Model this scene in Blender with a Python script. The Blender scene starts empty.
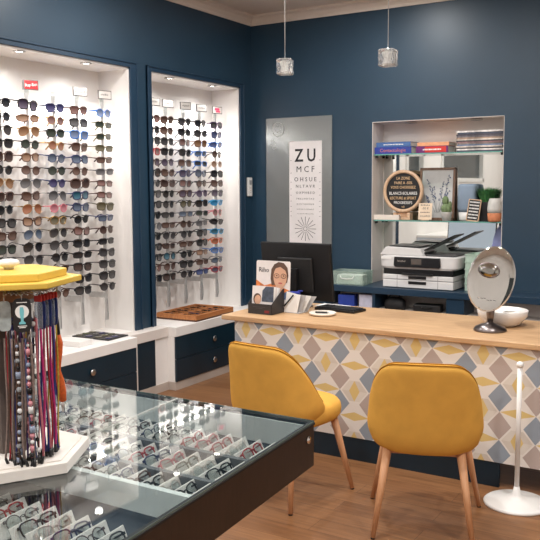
import bpy, bmesh, math, random
from mathutils import Matrix, Vector, Euler
random.seed(7)
C = bpy.context.scene.collection
PI = math.pi
def rad(a): return math.radians(a)

# ------------------------------------------------------------------ materials
def lin(c):
    r = []
    for v in c[:3]:
        v /= 255.0
        r.append(v/12.92 if v <= .04045 else ((v+.055)/1.055)**2.4)
    return (r[0], r[1], r[2], 1.0)
MATS = {}
def mat(name, rgb, rough=.5, metal=0., spec=.5, noise=0., nscale=20., bump=0., bscale=200., coat=0., sheen=0., alpha=None, stretch=None):
    if name in MATS: return MATS[name]
    m = bpy.data.materials.new(name); m.use_nodes = True
    nt = m.node_tree; b = nt.nodes['Principled BSDF']
    b.inputs['Base Color'].default_value = lin(rgb); b.inputs['Roughness'].default_value = rough
    b.inputs['Metallic'].default_value = metal; b.inputs['Specular IOR Level'].default_value = spec
    if coat: b.inputs['Coat Weight'].default_value = coat; b.inputs['Coat Roughness'].default_value = .05
    if sheen:
        b.inputs['Sheen Weight'].default_value = sheen; b.inputs['Sheen Roughness'].default_value = .45
        b.inputs['Sheen Tint'].default_value = lin(rgb)
    if noise or bump:
        tc = nt.nodes.new('ShaderNodeTexCoord'); mp = nt.nodes.new('ShaderNodeMapping')
        nt.links.new(tc.outputs['Object'], mp.inputs['Vector'])
        if stretch: mp.inputs['Scale'].default_value = stretch
        if noise:
            n = nt.nodes.new('ShaderNodeTexNoise'); n.inputs['Scale'].default_value = nscale; n.inputs['Detail'].default_value = 5
            nt.links.new(mp.outputs['Vector'], n.inputs['Vector'])
            r = nt.nodes.new('ShaderNodeValToRGB')
            r.color_ramp.elements[0].position = .3; r.color_ramp.elements[1].position = .7
            r.color_ramp.elements[0].color = lin([max(0, v*(1-noise)) for v in rgb]); r.color_ramp.elements[1].color = lin([min(255, v*(1+noise)) for v in rgb])
            nt.links.new(n.outputs['Fac'], r.inputs['Fac']); nt.links.new(r.outputs['Color'], b.inputs['Base Color'])
        if bump:
            n2 = nt.nodes.new('ShaderNodeTexNoise'); n2.inputs['Scale'].default_value = bscale; n2.inputs['Detail'].default_value = 3
            nt.links.new(mp.outputs['Vector'], n2.inputs['Vector'])
            bp = nt.nodes.new('ShaderNodeBump'); bp.inputs['Strength'].default_value = bump; bp.inputs['Distance'].default_value = .002
            nt.links.new(n2.outputs['Fac'], bp.inputs['Height']); nt.links.new(bp.outputs['Normal'], b.inputs['Normal'])
    MATS[name] = m; return m

def glass_thin(name, tint=(255, 255, 255), refl=1., rough=0., ior=1.5, body=0., bodycol=(200, 220, 215)):
    """clear sheet: transparent + fresnel reflection (+ a little body colour)"""
    if name in MATS: return MATS[name]
    m = bpy.data.materials.new(name); m.use_nodes = True; nt = m.node_tree; nt.nodes.clear()
    o = nt.nodes.new('ShaderNodeOutputMaterial'); t = nt.nodes.new('ShaderNodeBsdfTransparent'); t.inputs['Color'].default_value = lin(tint)
    g = nt.nodes.new('ShaderNodeBsdfGlossy'); g.inputs['Roughness'].default_value = rough; g.inputs['Color'].default_value = (refl, refl, refl, 1)
    f = nt.nodes.new('ShaderNodeFresnel'); geo = nt.nodes.new('ShaderNodeNewGeometry'); mr = nt.nodes.new('ShaderNodeMix'); mr.inputs[2].default_value = ior; mr.inputs[3].default_value = 1/ior
    nt.links.new(geo.outputs['Backfacing'], mr.inputs[0]); nt.links.new(mr.outputs[0], f.inputs['IOR'])
    mx = nt.nodes.new('ShaderNodeMixShader')
    src = t.outputs[0]
    if body:
        d = nt.nodes.new('ShaderNodeBsdfDiffuse'); d.inputs['Color'].default_value = lin(bodycol)
        m2 = nt.nodes.new('ShaderNodeMixShader'); m2.inputs['Fac'].default_value = body
        nt.links.new(t.outputs[0], m2.inputs[1]); nt.links.new(d.outputs[0], m2.inputs[2]); src = m2.outputs[0]
    nt.links.new(f.outputs[0], mx.inputs['Fac']); nt.links.new(src, mx.inputs[1]); nt.links.new(g.outputs[0], mx.inputs[2]); nt.links.new(mx.outputs[0], o.inputs[0])
    MATS[name] = m; return m

def emis(name, rgb, s):
    if name in MATS: return MATS[name]
    m = bpy.data.materials.new(name); m.use_nodes = True; b = m.node_tree.nodes['Principled BSDF']
    b.inputs['Base Color'].default_value = lin(rgb); b.inputs['Emission Color'].default_value = lin(rgb); b.inputs['Emission Strength'].default_value = s
    MATS[name] = m; return m

def wood(name, c0, c1, axis=(1, 12, 12), scale=6., rough=.45, coat=0.):
    if name in MATS: return MATS[name]
    m = bpy.data.materials.new(name); m.use_nodes = True; nt = m.node_tree; b = nt.nodes['Principled BSDF']
    b.inputs['Roughness'].default_value = rough
    if coat: b.inputs['Coat Weight'].default_value = coat
    tc = nt.nodes.new('ShaderNodeTexCoord'); mp = nt.nodes.new('ShaderNodeMapping'); mp.inputs['Scale'].default_value = axis
    nt.links.new(tc.outputs['Object'], mp.inputs['Vector'])
    n = nt.nodes.new('ShaderNodeTexNoise'); n.inputs['Scale'].default_value = scale; n.inputs['Detail'].default_value = 6; n.inputs['Roughness'].default_value = .6; n.inputs['Distortion'].default_value = .6
    nt.links.new(mp.outputs['Vector'], n.inputs['Vector'])
    r = nt.nodes.new('ShaderNodeValToRGB'); r.color_ramp.elements[0].position = .32; r.color_ramp.elements[1].position = .68
    r.color_ramp.elements[0].color = lin(c0); r.color_ramp.elements[1].color = lin(c1)
    nt.links.new(n.outputs['Fac'], r.inputs['Fac']); nt.links.new(r.outputs['Color'], b.inputs['Base Color'])
    MATS[name] = m; return m

def floor_mat():
    m = bpy.data.materials.new('floor_planks'); m.use_nodes = True; nt = m.node_tree; b = nt.nodes['Principled BSDF']
    b.inputs['Roughness'].default_value = .38; b.inputs['Specular IOR Level'].default_value = .4
    tc = nt.nodes.new('ShaderNodeTexCoord')
    br = nt.nodes.new('ShaderNodeTexBrick'); br.offset = .37
    br.inputs['Scale'].default_value = 1.; br.inputs['Brick Width'].default_value = 1.25; br.inputs['Row Height'].default_value = .13
    br.inputs['Mortar Size'].default_value = .0012; br.inputs['Mortar Smooth'].default_value = .2
    br.inputs['Color1'].default_value = lin((150, 107, 71)); br.inputs['Color2'].default_value = lin((130, 89, 57)); br.inputs['Mortar'].default_value = lin((84, 54, 36))
    nt.links.new(tc.outputs['Object'], br.inputs['Vector'])
    mp = nt.nodes.new('ShaderNodeMapping'); mp.inputs['Scale'].default_value = (1.2, 16, 1)
    nt.links.new(tc.outputs['Object'], mp.inputs['Vector'])
    n = nt.nodes.new('ShaderNodeTexNoise'); n.inputs['Scale'].default_value = 3.; n.inputs['Detail'].default_value = 7; n.inputs['Distortion'].default_value = .8
    nt.links.new(mp.outputs['Vector'], n.inputs['Vector'])
    r = nt.nodes.new('ShaderNodeValToRGB'); r.color_ramp.elements[0].position = .3; r.color_ramp.elements[1].position = .7
    r.color_ramp.elements[0].color = (.72, .70, .68, 1); r.color_ramp.elements[1].color = (1.05, 1.05, 1.05, 1)
    nt.links.new(n.outputs['Fac'], r.inputs['Fac'])
    mx = nt.nodes.new('ShaderNodeMix'); mx.data_type = 'RGBA'; mx.blend_type = 'MULTIPLY'; mx.inputs[0].default_value = 1.
    nt.links.new(br.outputs['Color'], mx.inputs[6]); nt.links.new(r.outputs['Color'], mx.inputs[7])
    nt.links.new(mx.outputs[2], b.inputs['Base Color'])
    return m

def wallpaper_mat():
    """geometric wallpaper: stacked taupe / blue-grey diamonds, yellow upright and lying diamonds between"""
    m = bpy.data.materials.new('geometric_wallpaper'); m.use_nodes = True; nt = m.node_tree; b = nt.nodes['Principled BSDF']
    b.inputs['Roughness'].default_value = .55
    def M(op, a, c=None, d=None):
        n = nt.nodes.new('ShaderNodeMath'); n.operation = op
        for k, v in enumerate((a, c, d)):
            if v is None: continue
            if isinstance(v, (int, float)): n.inputs[k].default_value = v
            else: nt.links.new(v, n.inputs[k])
        return n.outputs[0]
    tc = nt.nodes.new('ShaderNodeTexCoord'); sp = nt.nodes.new('ShaderNodeSeparateXYZ'); nt.links.new(tc.outputs['Object'], sp.inputs[0])
    u = M('DIVIDE', M('ADD', sp.outputs[0], 1.844), .185); v = M('DIVIDE', M('SUBTRACT', sp.outputs[2], .558), .1495)
    # coloured diamonds: centres (i, j+.5)
    iu = M('ROUND', u); du = M('ABSOLUTE', M('SUBTRACT', u, iu))
    jv = M('FLOOR', v); dv = M('ABSOLUTE', M('SUBTRACT', M('SUBTRACT', v, jv), .5))
    dia = M('LESS_THAN', M('ADD', M('DIVIDE', du, .335), M('DIVIDE', dv, .5)), 1.)
    par = M('FLOORED_MODULO', M('ADD', iu, jv), 2.)
    # yellow: centres (i+.5, j)
    i2 = M('FLOOR', u); eu = M('SUBTRACT', M('SUBTRACT', u, i2), .5); eua = M('ABSOLUTE', eu)
    j2 = M('ROUND', v); ev = M('SUBTRACT', v, j2); eva = M('ABSOLUTE', ev)
    par2 = M('FLOORED_MODULO', M('ADD', i2, j2), 2.)          # 0 upright, 1 lying
    up = M('LESS_THAN', M('ADD', M('DIVIDE', eua, .18), M('DIVIDE', eva, .41)), 1.)
    ly = M('LESS_THAN', M('ADD', M('DIVIDE', eua, .49), M('DIVIDE', eva, .175)), 1.)
    yel = M('ADD', M('MULTIPLY', up, M('SUBTRACT', 1., par2)), M('MULTIPLY', ly, par2))
    hexa = M('MULTIPLY', M('LESS_THAN', M('ADD', eua, M('MULTIPLY', eva, .66)), .435), M('LESS_THAN', eva, .40))
    facet = M('MULTIPLY', hexa, M('SUBTRACT', 1., par2))
    facet_l = M('MULTIPLY', facet, M('LESS_THAN', M('MULTIPLY', eu, ev), 0.))
    def mixc(f, a, c):
        n = nt.nodes.new('ShaderNodeMix'); n.data_type = 'RGBA'; nt.links.new(f, n.inputs[0])
        for k, x in ((6, a), (7, c)):
            if isinstance(x, tuple): n.inputs[k].default_value = lin(x)
            else: nt.links.new(x, n.inputs[k])
        return n.outputs[2]
    c = mixc(facet, (223, 216, 208), (204, 194, 182)); c = mixc(facet_l, c, (213, 205, 194))
    cd = mixc(par, (176, 160, 152), (141, 150, 160))
    c = mixc(dia, c, cd); c = mixc(yel, c, (212, 184, 120))
    nt.links.new(c, b.inputs['Base Color'])
    return m

BLUE = mat('navy_wall_paint', (32, 58, 77), .42, noise=.03, nscale=3., bump=.08, bscale=350)
BLUEW = mat('navy_woodwork', (30, 55, 76), .35, noise=.03, nscale=4)
NAVY = mat('dark_navy_lacquer', (17, 40, 53), .3, noise=.04, nscale=5)
WHITE = mat('white_paint', (232, 228, 224), .5, noise=.015, nscale=4)
CREAM = mat('beige_paint', (218, 209, 202), .6, noise=.02, nscale=4)
PLINTH = mat('beige_plinth', (188, 176, 166), .4, noise=.03, nscale=6)
CEIL = mat('ceiling_paint', (225, 215, 205), .8, noise=.01, nscale=3)
SILVER = mat('brushed_silver', (190, 188, 186), .3, 1., noise=.05, nscale=60)
CHROME = mat('chrome', (225, 225, 225), .08, 1., noise=.01)
BLACK = mat('black_plastic', (18, 18, 20), .35, noise=.1, nscale=40)
BLACKM = mat('matt_black', (24, 23, 24), .6, noise=.1, nscale=40)
WPLAST = mat('white_plastic', (228, 226, 222), .35, noise=.015, nscale=10)
YELV = mat('yellow_velvet', (216, 164, 76), .85, spec=.15, noise=.025, nscale=14, bump=.25, bscale=500, sheen=.25)
YELD = mat('yellow_piping', (165, 112, 26), .8, spec=.2, noise=.08, nscale=40)
BEECH = wood('beech_legs', (196, 140, 98), (214, 162, 120), (10, 10, 1.2), 5.)
OAK = wood('oak_worktop', (174, 135, 98), (204, 168, 126), (1.1, 14, 14), 4., .45)
TRAYW = wood('orange_wood', (170, 104, 58), (196, 132, 80), (12, 1.2, 12), 5.)
WENGE = wood('wenge_veneer', (28, 19, 17), (44, 31, 27), (3, 3, .5), 30., .35)
PALEW = wood('pale_wood', (196, 160, 128), (220, 188, 156), (8, 8, 2), 6.)
PAPER = mat('white_paper', (238, 236, 232), .7, noise=.01)
INK = mat('ink', (22, 22, 24), .6, noise=.05)

# ------------------------------------------------------------------ mesh builder
class M:
    def __init__(s, mtx=None): s.v = []; s.f = []; s.mi = []; s.sm = []; s.m = mtx or Matrix()
    def add(s, pts, faces, mi=0, smooth=False):
        k = len(s.v); s.v += [tuple(s.m @ Vector(p)) for p in pts]
        for f in faces: s.f.append([k+i for i in f]); s.mi.append(mi); s.sm.append(smooth)
        return s
    def box(s, x0, x1, y0, y1, z0, z1, mi=0):
        p = [(x, y, z) for z in (z0, z1) for y in (y0, y1) for x in (x0, x1)]
        return s.add(p, [(0, 2, 3, 1), (4, 5, 7, 6), (0, 1, 5, 4), (2, 6, 7, 3), (0, 4, 6, 2), (1, 3, 7, 5)], mi)
    def loft(s, rings, mi=0, smooth=True, cap=True, close=True):
        n = len(rings[0]); pts = [p for r in rings for p in r]; F = []
        for i in range(len(rings)-1):
            for j in range(n if close else n-1):
                a = i*n+j; b = i*n+(j+1) % n; F.append((a, b, b+n, a+n))
        s.add(pts, F, mi, smooth)
        if cap:
            k = len(s.v)-len(pts)
            s.f.append([k+i for i in range(n)][::-1]); s.mi.append(mi); s.sm.append(False)
            s.f.append([k+(len(rings)-1)*n+i for i in range(n)]); s.mi.append(mi); s.sm.append(False)
        return s
    def cyl(s, p0, p1, r0, r1=None, n=14, mi=0, smooth=True):
        p0 = Vector(p0); p1 = Vector(p1); r1 = r0 if r1 is None else r1
        d = (p1-p0).normalized(); a = d.orthogonal().normalized(); b = d.cross(a)
        return s.loft([[p+(a*math.cos(2*PI*k/n)+b*math.sin(2*PI*k/n))*r for k in range(n)] for p, r in ((p0, r0), (p1, r1))], mi, smooth)
    def tube(s, path, r, n=6, closed=False, mi=0):
        P = [Vector(p) for p in path]; rings = []; N = len(P); last = None
        for i in range(N):
            if closed: d = P[(i+1) % N]-P[i-1]
            else: d = P[min(i+1, N-1)]-P[max(i-1, 0)]
            d.normalize()
            if last is None: a = d.orthogonal().normalized()
            else:
                a = last-d*last.dot(d); a = a.normalized() if a.length > 1e-6 else d.orthogonal().normalized()
            last = a; b = d.cross(a); rr = r[i] if isinstance(r, (list, tuple)) else r
            rings.append([P[i]+(a*math.cos(2*PI*k/n)+b*math.sin(2*PI*k/n))*rr for k in range(n)])
        if closed: rings.append(rings[0])
        return s.loft(rings, mi, True, not closed)
    def lathe(s, prof, n=32, c=(0, 0, 0), mi=0, smooth=True, cap=True):
        rings = [[(c[0]+r*math.cos(2*PI*k/n), c[1]+r*math.sin(2*PI*k/n), c[2]+z) for k in range(n)] for r, z in prof]
        return s.loft(rings, mi, smooth, cap)
    def prism(s, poly, a, b, axis='z', mi=0, smooth=False):
        def P(u, v, w): return {'z': (u, v, w), 'y': (u, w, v), 'x': (w, u, v)}[axis]
        r = [[P(u, v, a) for u, v in poly], [P(u, v, b) for u, v in poly]]
        return s.loft(r, mi, smooth)
    def ball(s, c, r, n=12, mi=0, sc=(1, 1, 1)):
        rings = []
        for i in range(1, n//2+4):
            t = PI*i/(n//2+4); rings.append([(c[0]+sc[0]*r*math.sin(t)*math.cos(2*PI*k/n), c[1]+sc[1]*r*math.sin(t)*math.sin(2*PI*k/n), c[2]+sc[2]*r*math.cos(t)) for k in range(n)])
        return s.loft(rings, mi, True)
    def mesh(s, name, mats):
        me = bpy.data.meshes.new(name); me.from_pydata(s.v, [], s.f)
        for m in (mats if isinstance(mats, (list, tuple)) else [mats]): me.materials.append(m)
        me.polygons.foreach_set('material_index', s.mi); me.polygons.foreach_set('use_smooth', s.sm)
        bm = bmesh.new(); bm.from_mesh(me); bmesh.ops.recalc_face_normals(bm, faces=bm.faces); bm.to_mesh(me); bm.free()
        me.update(); return me
    def build(s, name, mats, parent=None, bevel=0., subsurf=0, segs=2):
        o = bpy.data.objects.new(name, s.mesh(name, mats)); C.objects.link(o)
        if parent: o.parent = parent
        if bevel:
            b = o.modifiers.new('bevel', 'BEVEL'); b.width = bevel; b.segments = segs; b.limit_method = 'ANGLE'; b.angle_limit = rad(35)
        if subsurf:
            b = o.modifiers.new('sub', 'SUBSURF'); b.levels = subsurf; b.render_levels = subsurf
        return o

def thing(name, label, cat, loc=(0, 0, 0), rz=0., group=None):
    o = bpy.data.objects.new(name, None); C.objects.link(o); o.empty_display_size = .05
    o.location = loc; o.rotation_euler = (0, 0, rz); o['label'] = label; o['category'] = cat
    if group: o['group'] = group
    return o
def tag(o, label, cat, group=None):
    o['label'] = label; o['category'] = cat
    if group: o['group'] = group
    return o
def struct(name, m, mats, parent=None, **k):
    o = m.build(name, mats, parent, **k)
    if parent is None: o['kind'] = 'structure'
    return o
def copy_tree(o, parent=None):
    c = o.copy(); C.objects.link(c)
    if parent: c.parent = parent
    for ch in list(o.children): copy_tree(ch, c)
    return c
def text_part(name, body, size, material, parent, loc, rot, align='CENTER', ext=.0004, sx=1., bold=0., space=1.):
    cu = bpy.data.curves.new(name, 'FONT'); cu.body = body; cu.size = size; cu.extrude = ext; cu.align_x = align; cu.align_y = 'CENTER'; cu.resolution_u = 2; cu.offset = bold*size; cu.space_character = space
    t = bpy.data.objects.new(name, cu); C.objects.link(t)
    dg = bpy.context.evaluated_depsgraph_get(); me = bpy.data.meshes.new_from_object(t.evaluated_get(dg))
    bpy.data.objects.remove(t); bpy.data.curves.remove(cu)
    me.materials.clear(); me.materials.append(material)
    o = bpy.data.objects.new(name, me); C.objects.link(o); o.parent = parent; o.location = loc; o.rotation_euler = rot; o.scale = (sx, 1, 1)
    return o
FX = (PI/2, 0, PI/2)      # lettering that faces +X
FY = (PI/2, 0, 0)         # lettering that faces -Y

# ------------------------------------------------------------------ room
XL, YB, XR, YF, ZC = -4.0, 6.22, 2.2, -2.6, 3.10
FLOOR = floor_mat()
struct('floor', M().box(XL-.5, XR+.2, YF-.2, YB+.5, -.1, 0), FLOOR)
struct('ceiling', M().box(XL-.5, XR+.2, YF-.2, YB+.5, ZC, ZC+.1), CEIL)
N1 = (3.25, 4.56); N2 = (4.80, 6.016); NT = 2.455; NB = .50; XB = -4.29
def niche_lining(m, y0, y1):
    t = .012
    m.box(XB-.02, XB, y0, y1, NB, NT, 1); m.box(XB, XL, y0, y0+t, NB, NT, 1); m.box(XB, XL, y1-t, y1, NB, NT, 1)
    m.box(XB, XL, y0, y1, NT-t, NT, 1); m.box(XB, XL, y0, y1, NB-.02, NB, 1)
w = M(); X0 = XL-.4
w.box(X0, XL, 3.2, N1[0], 0, ZC); w.box(X0, XL, N1[1], N2[0], 0, ZC); w.box(X0, XL, N2[1], YB+.4, 0, ZC)
for a in (N1, N2):
    w.box(X0, XL, a[0], a[1], NT, ZC); w.box(X0, XL, a[0], a[1], 0, NB-.02); w.box(X0, XB-.02, a[0], a[1], NB-.02, NT)
    niche_lining(w, *a)
# front stretch of the left wall: white panelling round two windows
WIN = ((2.27, 2.93), (-.5, 1.57)); W0, W1 = 1.64, 2.62
w.box(X0, XL, YF, WIN[1][0], 0, ZC, 1); w.box(X0, XL, WIN[1][1], WIN[0][0], 0, ZC, 1); w.box(X0, XL, WIN[0][1], 3.2, 0, ZC, 1)
for a in WIN: w.box(X0, XL, a[0], a[1], 0, W0, 1); w.box(X0, XL, a[0], a[1], W1, ZC, 1)
struct('wall_left', w, [BLUE, WHITE])
PANE = mat('dark_window_glass', (52, 60, 62), .08, spec=.6, noise=.1, nscale=3)
for k, a in enumerate(WIN):
    f = M()
    for (y0, y1, z0, z1) in ((a[0], a[0]+.06, W0, W1), (a[1]-.06, a[1], W0, W1), (a[0], a[1], W0, W0+.06), (a[0], a[1], W1-.06, W1)): f.box(XL-.08, XL+.02, y0, y1, z0, z1)
    o = struct('window_%d' % (k+1), f, WPLAST); M().box(XL-.06, XL-.045, a[0]+.05, a[1]-.05, W0+.05, W1-.05).build('pane', PANE, o)
# back wall with the mirrored shelf niche
R0, R1, RT, RB, RD = -2.80, -1.70, 2.113, .56, 6.45
w = M()
w.box(XL-.4, R0, YB, YB+.4, 0, ZC); w.box(R1, XR+.2, YB, YB+.4, 0, ZC); w.box(R0, R1, YB, YB+.4, RT, ZC); w.box(R0, R1, YB, YB+.4, 0, RB); w.box(R0, R1, RD+.02, YB+.4, RB, RT)
t = .004
w.box(R0, R1, RD, RD+.02, RB, RT, 1); w.box(R0, R0+t, YB, RD, RB, RT, 1); w.box(R1-t, R1, YB, RD, RB, RT, 1); w.box(R0, R1, YB, RD, RT-t, RT, 1)
struct('wall_back', w, [BLUE, CREAM])
struct('wall_right', M().box(XR, XR+.2, YF-.2, YB, 0, ZC), WHITE)
struct('wall_front', M().box(XL-.4, XR+.2, YF-.2, YF, 0, ZC), WHITE)
# glass shop door in the front wall (behind the camera)
d = M(); d.box(.9, 1., YF, YF+.05, 0, 2.3); d.box(1.9, 2., YF, YF+.05, 0, 2.3); d.box(.9, 2., YF, YF+.05, 2.2, 2.3); d.box(.9, 2., YF, YF+.05, 0, .12)
o = struct('door_1', d, WPLAST); M().box(1., 1.9, YF+.01, YF+.02, .12, 2.2).build('pane', PANE, o)
# mouldings round the niches
def frame_x(y0, y1, z1, wl, wr, wt):
    m = M(); a = XL; b = XL+.016
    m.box(a, b, y0-wl, y0, NB, z1+wt); m.box(a, b, y1, y1+wr, NB, z1+wt); m.box(a, b, y0, y1, z1, z1+wt)
    for (p, q, r, s) in ((y0-wl, y0-wl+.012, NB, z1+wt), (y1+wr-.012, y1+wr, NB, z1+wt), (y0-wl, y1+wr, z1+wt-.012, z1+wt)): m.box(a, b+.008, p, q, r, s)
    return m
struct('trim_1', frame_x(N1[0], N1[1], NT, .05, .075, .042), BLUEW, bevel=.003)
struct('trim_2', frame_x(N2[0], N2[1], NT, .05, .06, .042), BLUEW, bevel=.003)
# crown moulding
def crown(p0, p1, inward, name):
    prof = [(0, 0), (.012, 0), (.02, .02), (.045, .05), (.075, .062), (.075, .08), (0, .08)]
    m = M(); r = []
    for p in (p0, p1): r.append([(p[0]+inward[0]*a, p[1]+inward[1]*a, ZC-.08+b) for a, b in prof])
    m.loft(r, 0, False); struct(name, m, CEIL)
crown((XL, YF), (XL, YB), (1, 0), 'trim_3'); crown((XL, YB), (XR, YB), (0, -1), 'trim_4')
struct('baseboard_back', M().box(-1.0, XR, YB-.015, YB, 0, .1), PLINTH)
struct('baseboard_right', M().box(XR-.015, XR, YF, YB, 0, .1), PLINTH)

# ------------------------------------------------------------------ lights
LENS_ON = emis('lamp_lens', (255, 244, 230), 14.)
def ldata(kind, name, energy, col, parent, loc, rot=(0, 0, 0), size=.1, angle=100, blend=.6):
    l = bpy.data.lights.new(name, kind); l.energy = energy; l.color = col
    if kind == 'SPOT': l.spot_size = rad(angle); l.spot_blend = blend; l.shadow_soft_size = size
    else: l.shape = 'DISK'; l.size = size
    o = bpy.data.objects.new(name, l); C.objects.link(o); o.parent = parent; o.location = loc; o.rotation_euler = rot
    return o
def recessed_spot(x, y, z, label, group, r=.04):
    t = thing('recessed_spot', label, 'spotlight', (x, y, z), 0, group)
    M().lathe([(r*.7, -.001), (r*.72, -.008), (r, -.006), (r, 0), (r*.7, 0)], 24).build('trim_ring', SILVER, t)
    return t
WARM = (1., .99, .975)
def ordinal(k): return ['first', 'second', 'third', 'fourth', 'fifth', 'sixth', 'seventh', 'eighth', 'ninth', 'tenth', 'eleventh', 'twelfth', 'thirteenth', 'fourteenth', 'fifteenth', 'sixteenth'][k]
NICHE_W = 9.
for (yy, lab) in ((3.58, 'lit round spotlight recessed in the ceiling of the left alcove, nearer the left edge'),
                  (4.17, 'lit round spotlight recessed in the ceiling of the left alcove, nearer the navy pillar'),
                  (5.09, 'lit round spotlight in the ceiling of the second alcove, beside the navy pillar'),
                  (5.67, 'lit round spotlight in the ceiling of the second alcove, near the room corner')):
    t = recessed_spot(-4.045, yy, NT-.012, lab, 'lit alcove spotlights')
    M().lathe([(.001, -.003), (.026, -.003), (.028, -.001), (.001, -.001)], 20).build('lens', LENS_ON, t)
    ldata('SPOT', 'alcove_lamp', NICHE_W, WARM, t, (0, 0, -.015), (0, rad(6), 0), .03, 150, .8)
LENS_OFF = mat('unlit_lens', (120, 112, 104), .3, noise=.02)
for (xx, lab) in ((-2.50, 'unlit spotlight above the blue books in the shelf niche'), (-1.95, 'unlit spotlight above the magazine pile in the shelf niche')):
    t = recessed_spot(xx, 6.33, RT-.012, lab, 'unlit niche spotlights', .05)
    M().lathe([(.001, -.003), (.033, -.003), (.035, -.001), (.001, -.001)], 20).build('lens', LENS_OFF, t)
CEIL_W = 27.
for k, (xx, yy, e) in enumerate(((-3.2, 3.9, .85), (-2.5, 5.35, .75), (-3.0, 1.6, 1.), (-1.7, 2.9, 1.0), (-.6, 3.5, 1.1), (-1.9, 4.3, .6), (-1.4, .4, 1.2), (.4, 2.4, 1.1), (.6, -.6, 1.2), (-2.8, -.8, 1.2))):
    t = recessed_spot(xx, yy, ZC, 'lit round downlight in the white ceiling over the shop floor', 'ceiling downlights', .075)
    M().lathe([(.001, -.003), (.052, -.003), (.054, -.001), (.001, -.001)], 20).build('lens', LENS_ON, t)
    ldata('AREA', 'ceiling_lamp', CEIL_W*e, WARM, t, (0, 0, -.02), (0, 0, 0), .11)

# ------------------------------------------------------------------ drawer counters under the alcoves
def knob(parent, x, y, z):
    M(Matrix.Translation((x, y, z)) @ Matrix.Rotation(PI/2, 4, 'Y')).lathe([(.001, .004), (.012, .004), (.014, .010), (.023, .012), (.024, .016), (.020, .020), (.001, .017)], 20).build('knob', SILVER, parent)
def drawer_cabinet(y0, y1, yk, label):
    t = thing('drawer_cabinet', label, 'cabinet', (-3.9, (y0+y1)/2, 0), 0, 'navy drawer counters under the alcoves')
    a, b = y0-(y0+y1)/2, y1-(y0+y1)/2; yk -= (y0+y1)/2; fx = .09
    M().box(-.098, fx, a, b, .425, NB).build('worktop', WHITE, t, bevel=.003)
    m = M(); m.box(-.098, fx-.02, a, a+.018, .065, .425); m.box(-.098, fx-.02, b-.018, b, .065, .425); m.box(-.098, fx-.022, a+.018, b-.018, .066, .425)
    m.build('carcass', WHITE, t)
    for z0, z1 in ((.247, .422), (.069, .243)):
        d = M().box(fx-.02, fx-.004, a+.004, b-.006, z0, z1).build('drawer', NAVY, t, bevel=.002); knob(d, fx-.004, yk, (z0+z1)/2)
    M().box(-.098, fx-.012, a, b, 0, .065).build('plinth', PLINTH, t)
    return t
drawer_cabinet(2.62, 4.367, 3.902, 'navy two-drawer counter with white top under the left alcove, behind the glass showcase')
drawer_cabinet(4.82, 6.2, 5.323, 'navy two-drawer counter with white top under the second alcove, left of the desk')
t = thing('link_cabinet', 'narrow recessed linking counter with a beige ledge below the navy pillar', 'cabinet', (-3.94, 4.59, 0))
M().box(-.06, .058, -.2225, .229, .425, NB).build('ledge', CREAM, t, bevel=.002)
M().box(-.06, .045, -.2225, -.125, .065, .425).build('end_panel', CREAM, t)
M().box(-.06, .048, -.125, .077, .065, .425).build('navy_panel', NAVY, t, bevel=.002)
M().box(-.06, .045, .077, .229, .065, .425).build('white_panel', WHITE, t)
M().box(-.06, .05, -.2225, .229, 0, .065).build('plinth', PLINTH, t)
# white slim rails the rods hang from
for (a, b, lab) in ((3.3, 4.5, 'slim white rail across the back of the left alcove, behind the rod tops'), (4.86, 5.96, 'slim white rail across the back of the second alcove, behind the rod tops')):
    o = M().box(-.012, .020, -(b-a)/2, (b-a)/2, -.012, .012).build('hanging_rail', WHITE, None, bevel=.002); o.location = (XB+.013, (a+b)/2, 2.15)
    M().box(-.006, .016, -(b-a)/2+.01, (b-a)/2-.01, -.016, -.0125).build('light_strip', LENS_ON, o)
    l = ldata('AREA', 'rail_lamp', 10., (1., .97, .94), o, (.006, 0, -.02), (0, 0, 0), .02); l.data.shape = 'RECTANGLE'; l.data.size = .02; l.data.size_y = b-a-.04
    tag(o, lab, 'rail', 'hanging rails')

# ------------------------------------------------------------------ eyewear
def outline(kind, n=22):
    W, H, e = {'round': (.047, .045, 2.), 'square': (.053, .044, 3.2), 'aviator': (.056, .050, 2.3), 'cat': (.054, .042, 2.6), 'rectangular': (.055, .033, 3.6), 'wraparound': (.062, .038, 2.6), 'oversized': (.060, .052, 2.8), 'clubmaster': (.052, .042, 2.7)}[kind]
    P = []
    for k in range(n):
        a = 2*PI*k/n; c, s = math.cos(a), math.sin(a)
        y = math.copysign(abs(c)**(2/e), c)*W/2; z = math.copysign(abs(s)**(2/e), s)*H/2
        if kind == 'aviator': z += -.10*y if z > 0 else -.25*(y-.0)*1.0*(1 if z < 0 else 0); y *= 1-.25*max(0, -z/H)
        if kind == 'cat' and z > 0: z += .35*max(0, y)*(z/(H/2))
        if kind == 'wraparound': z *= 1-.5*max(0, y/W)
        if kind in ('square', 'clubmaster'): y *= 1+.12*z/H
        P.append((y, z))
    return P, W, H
EY = {}
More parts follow.
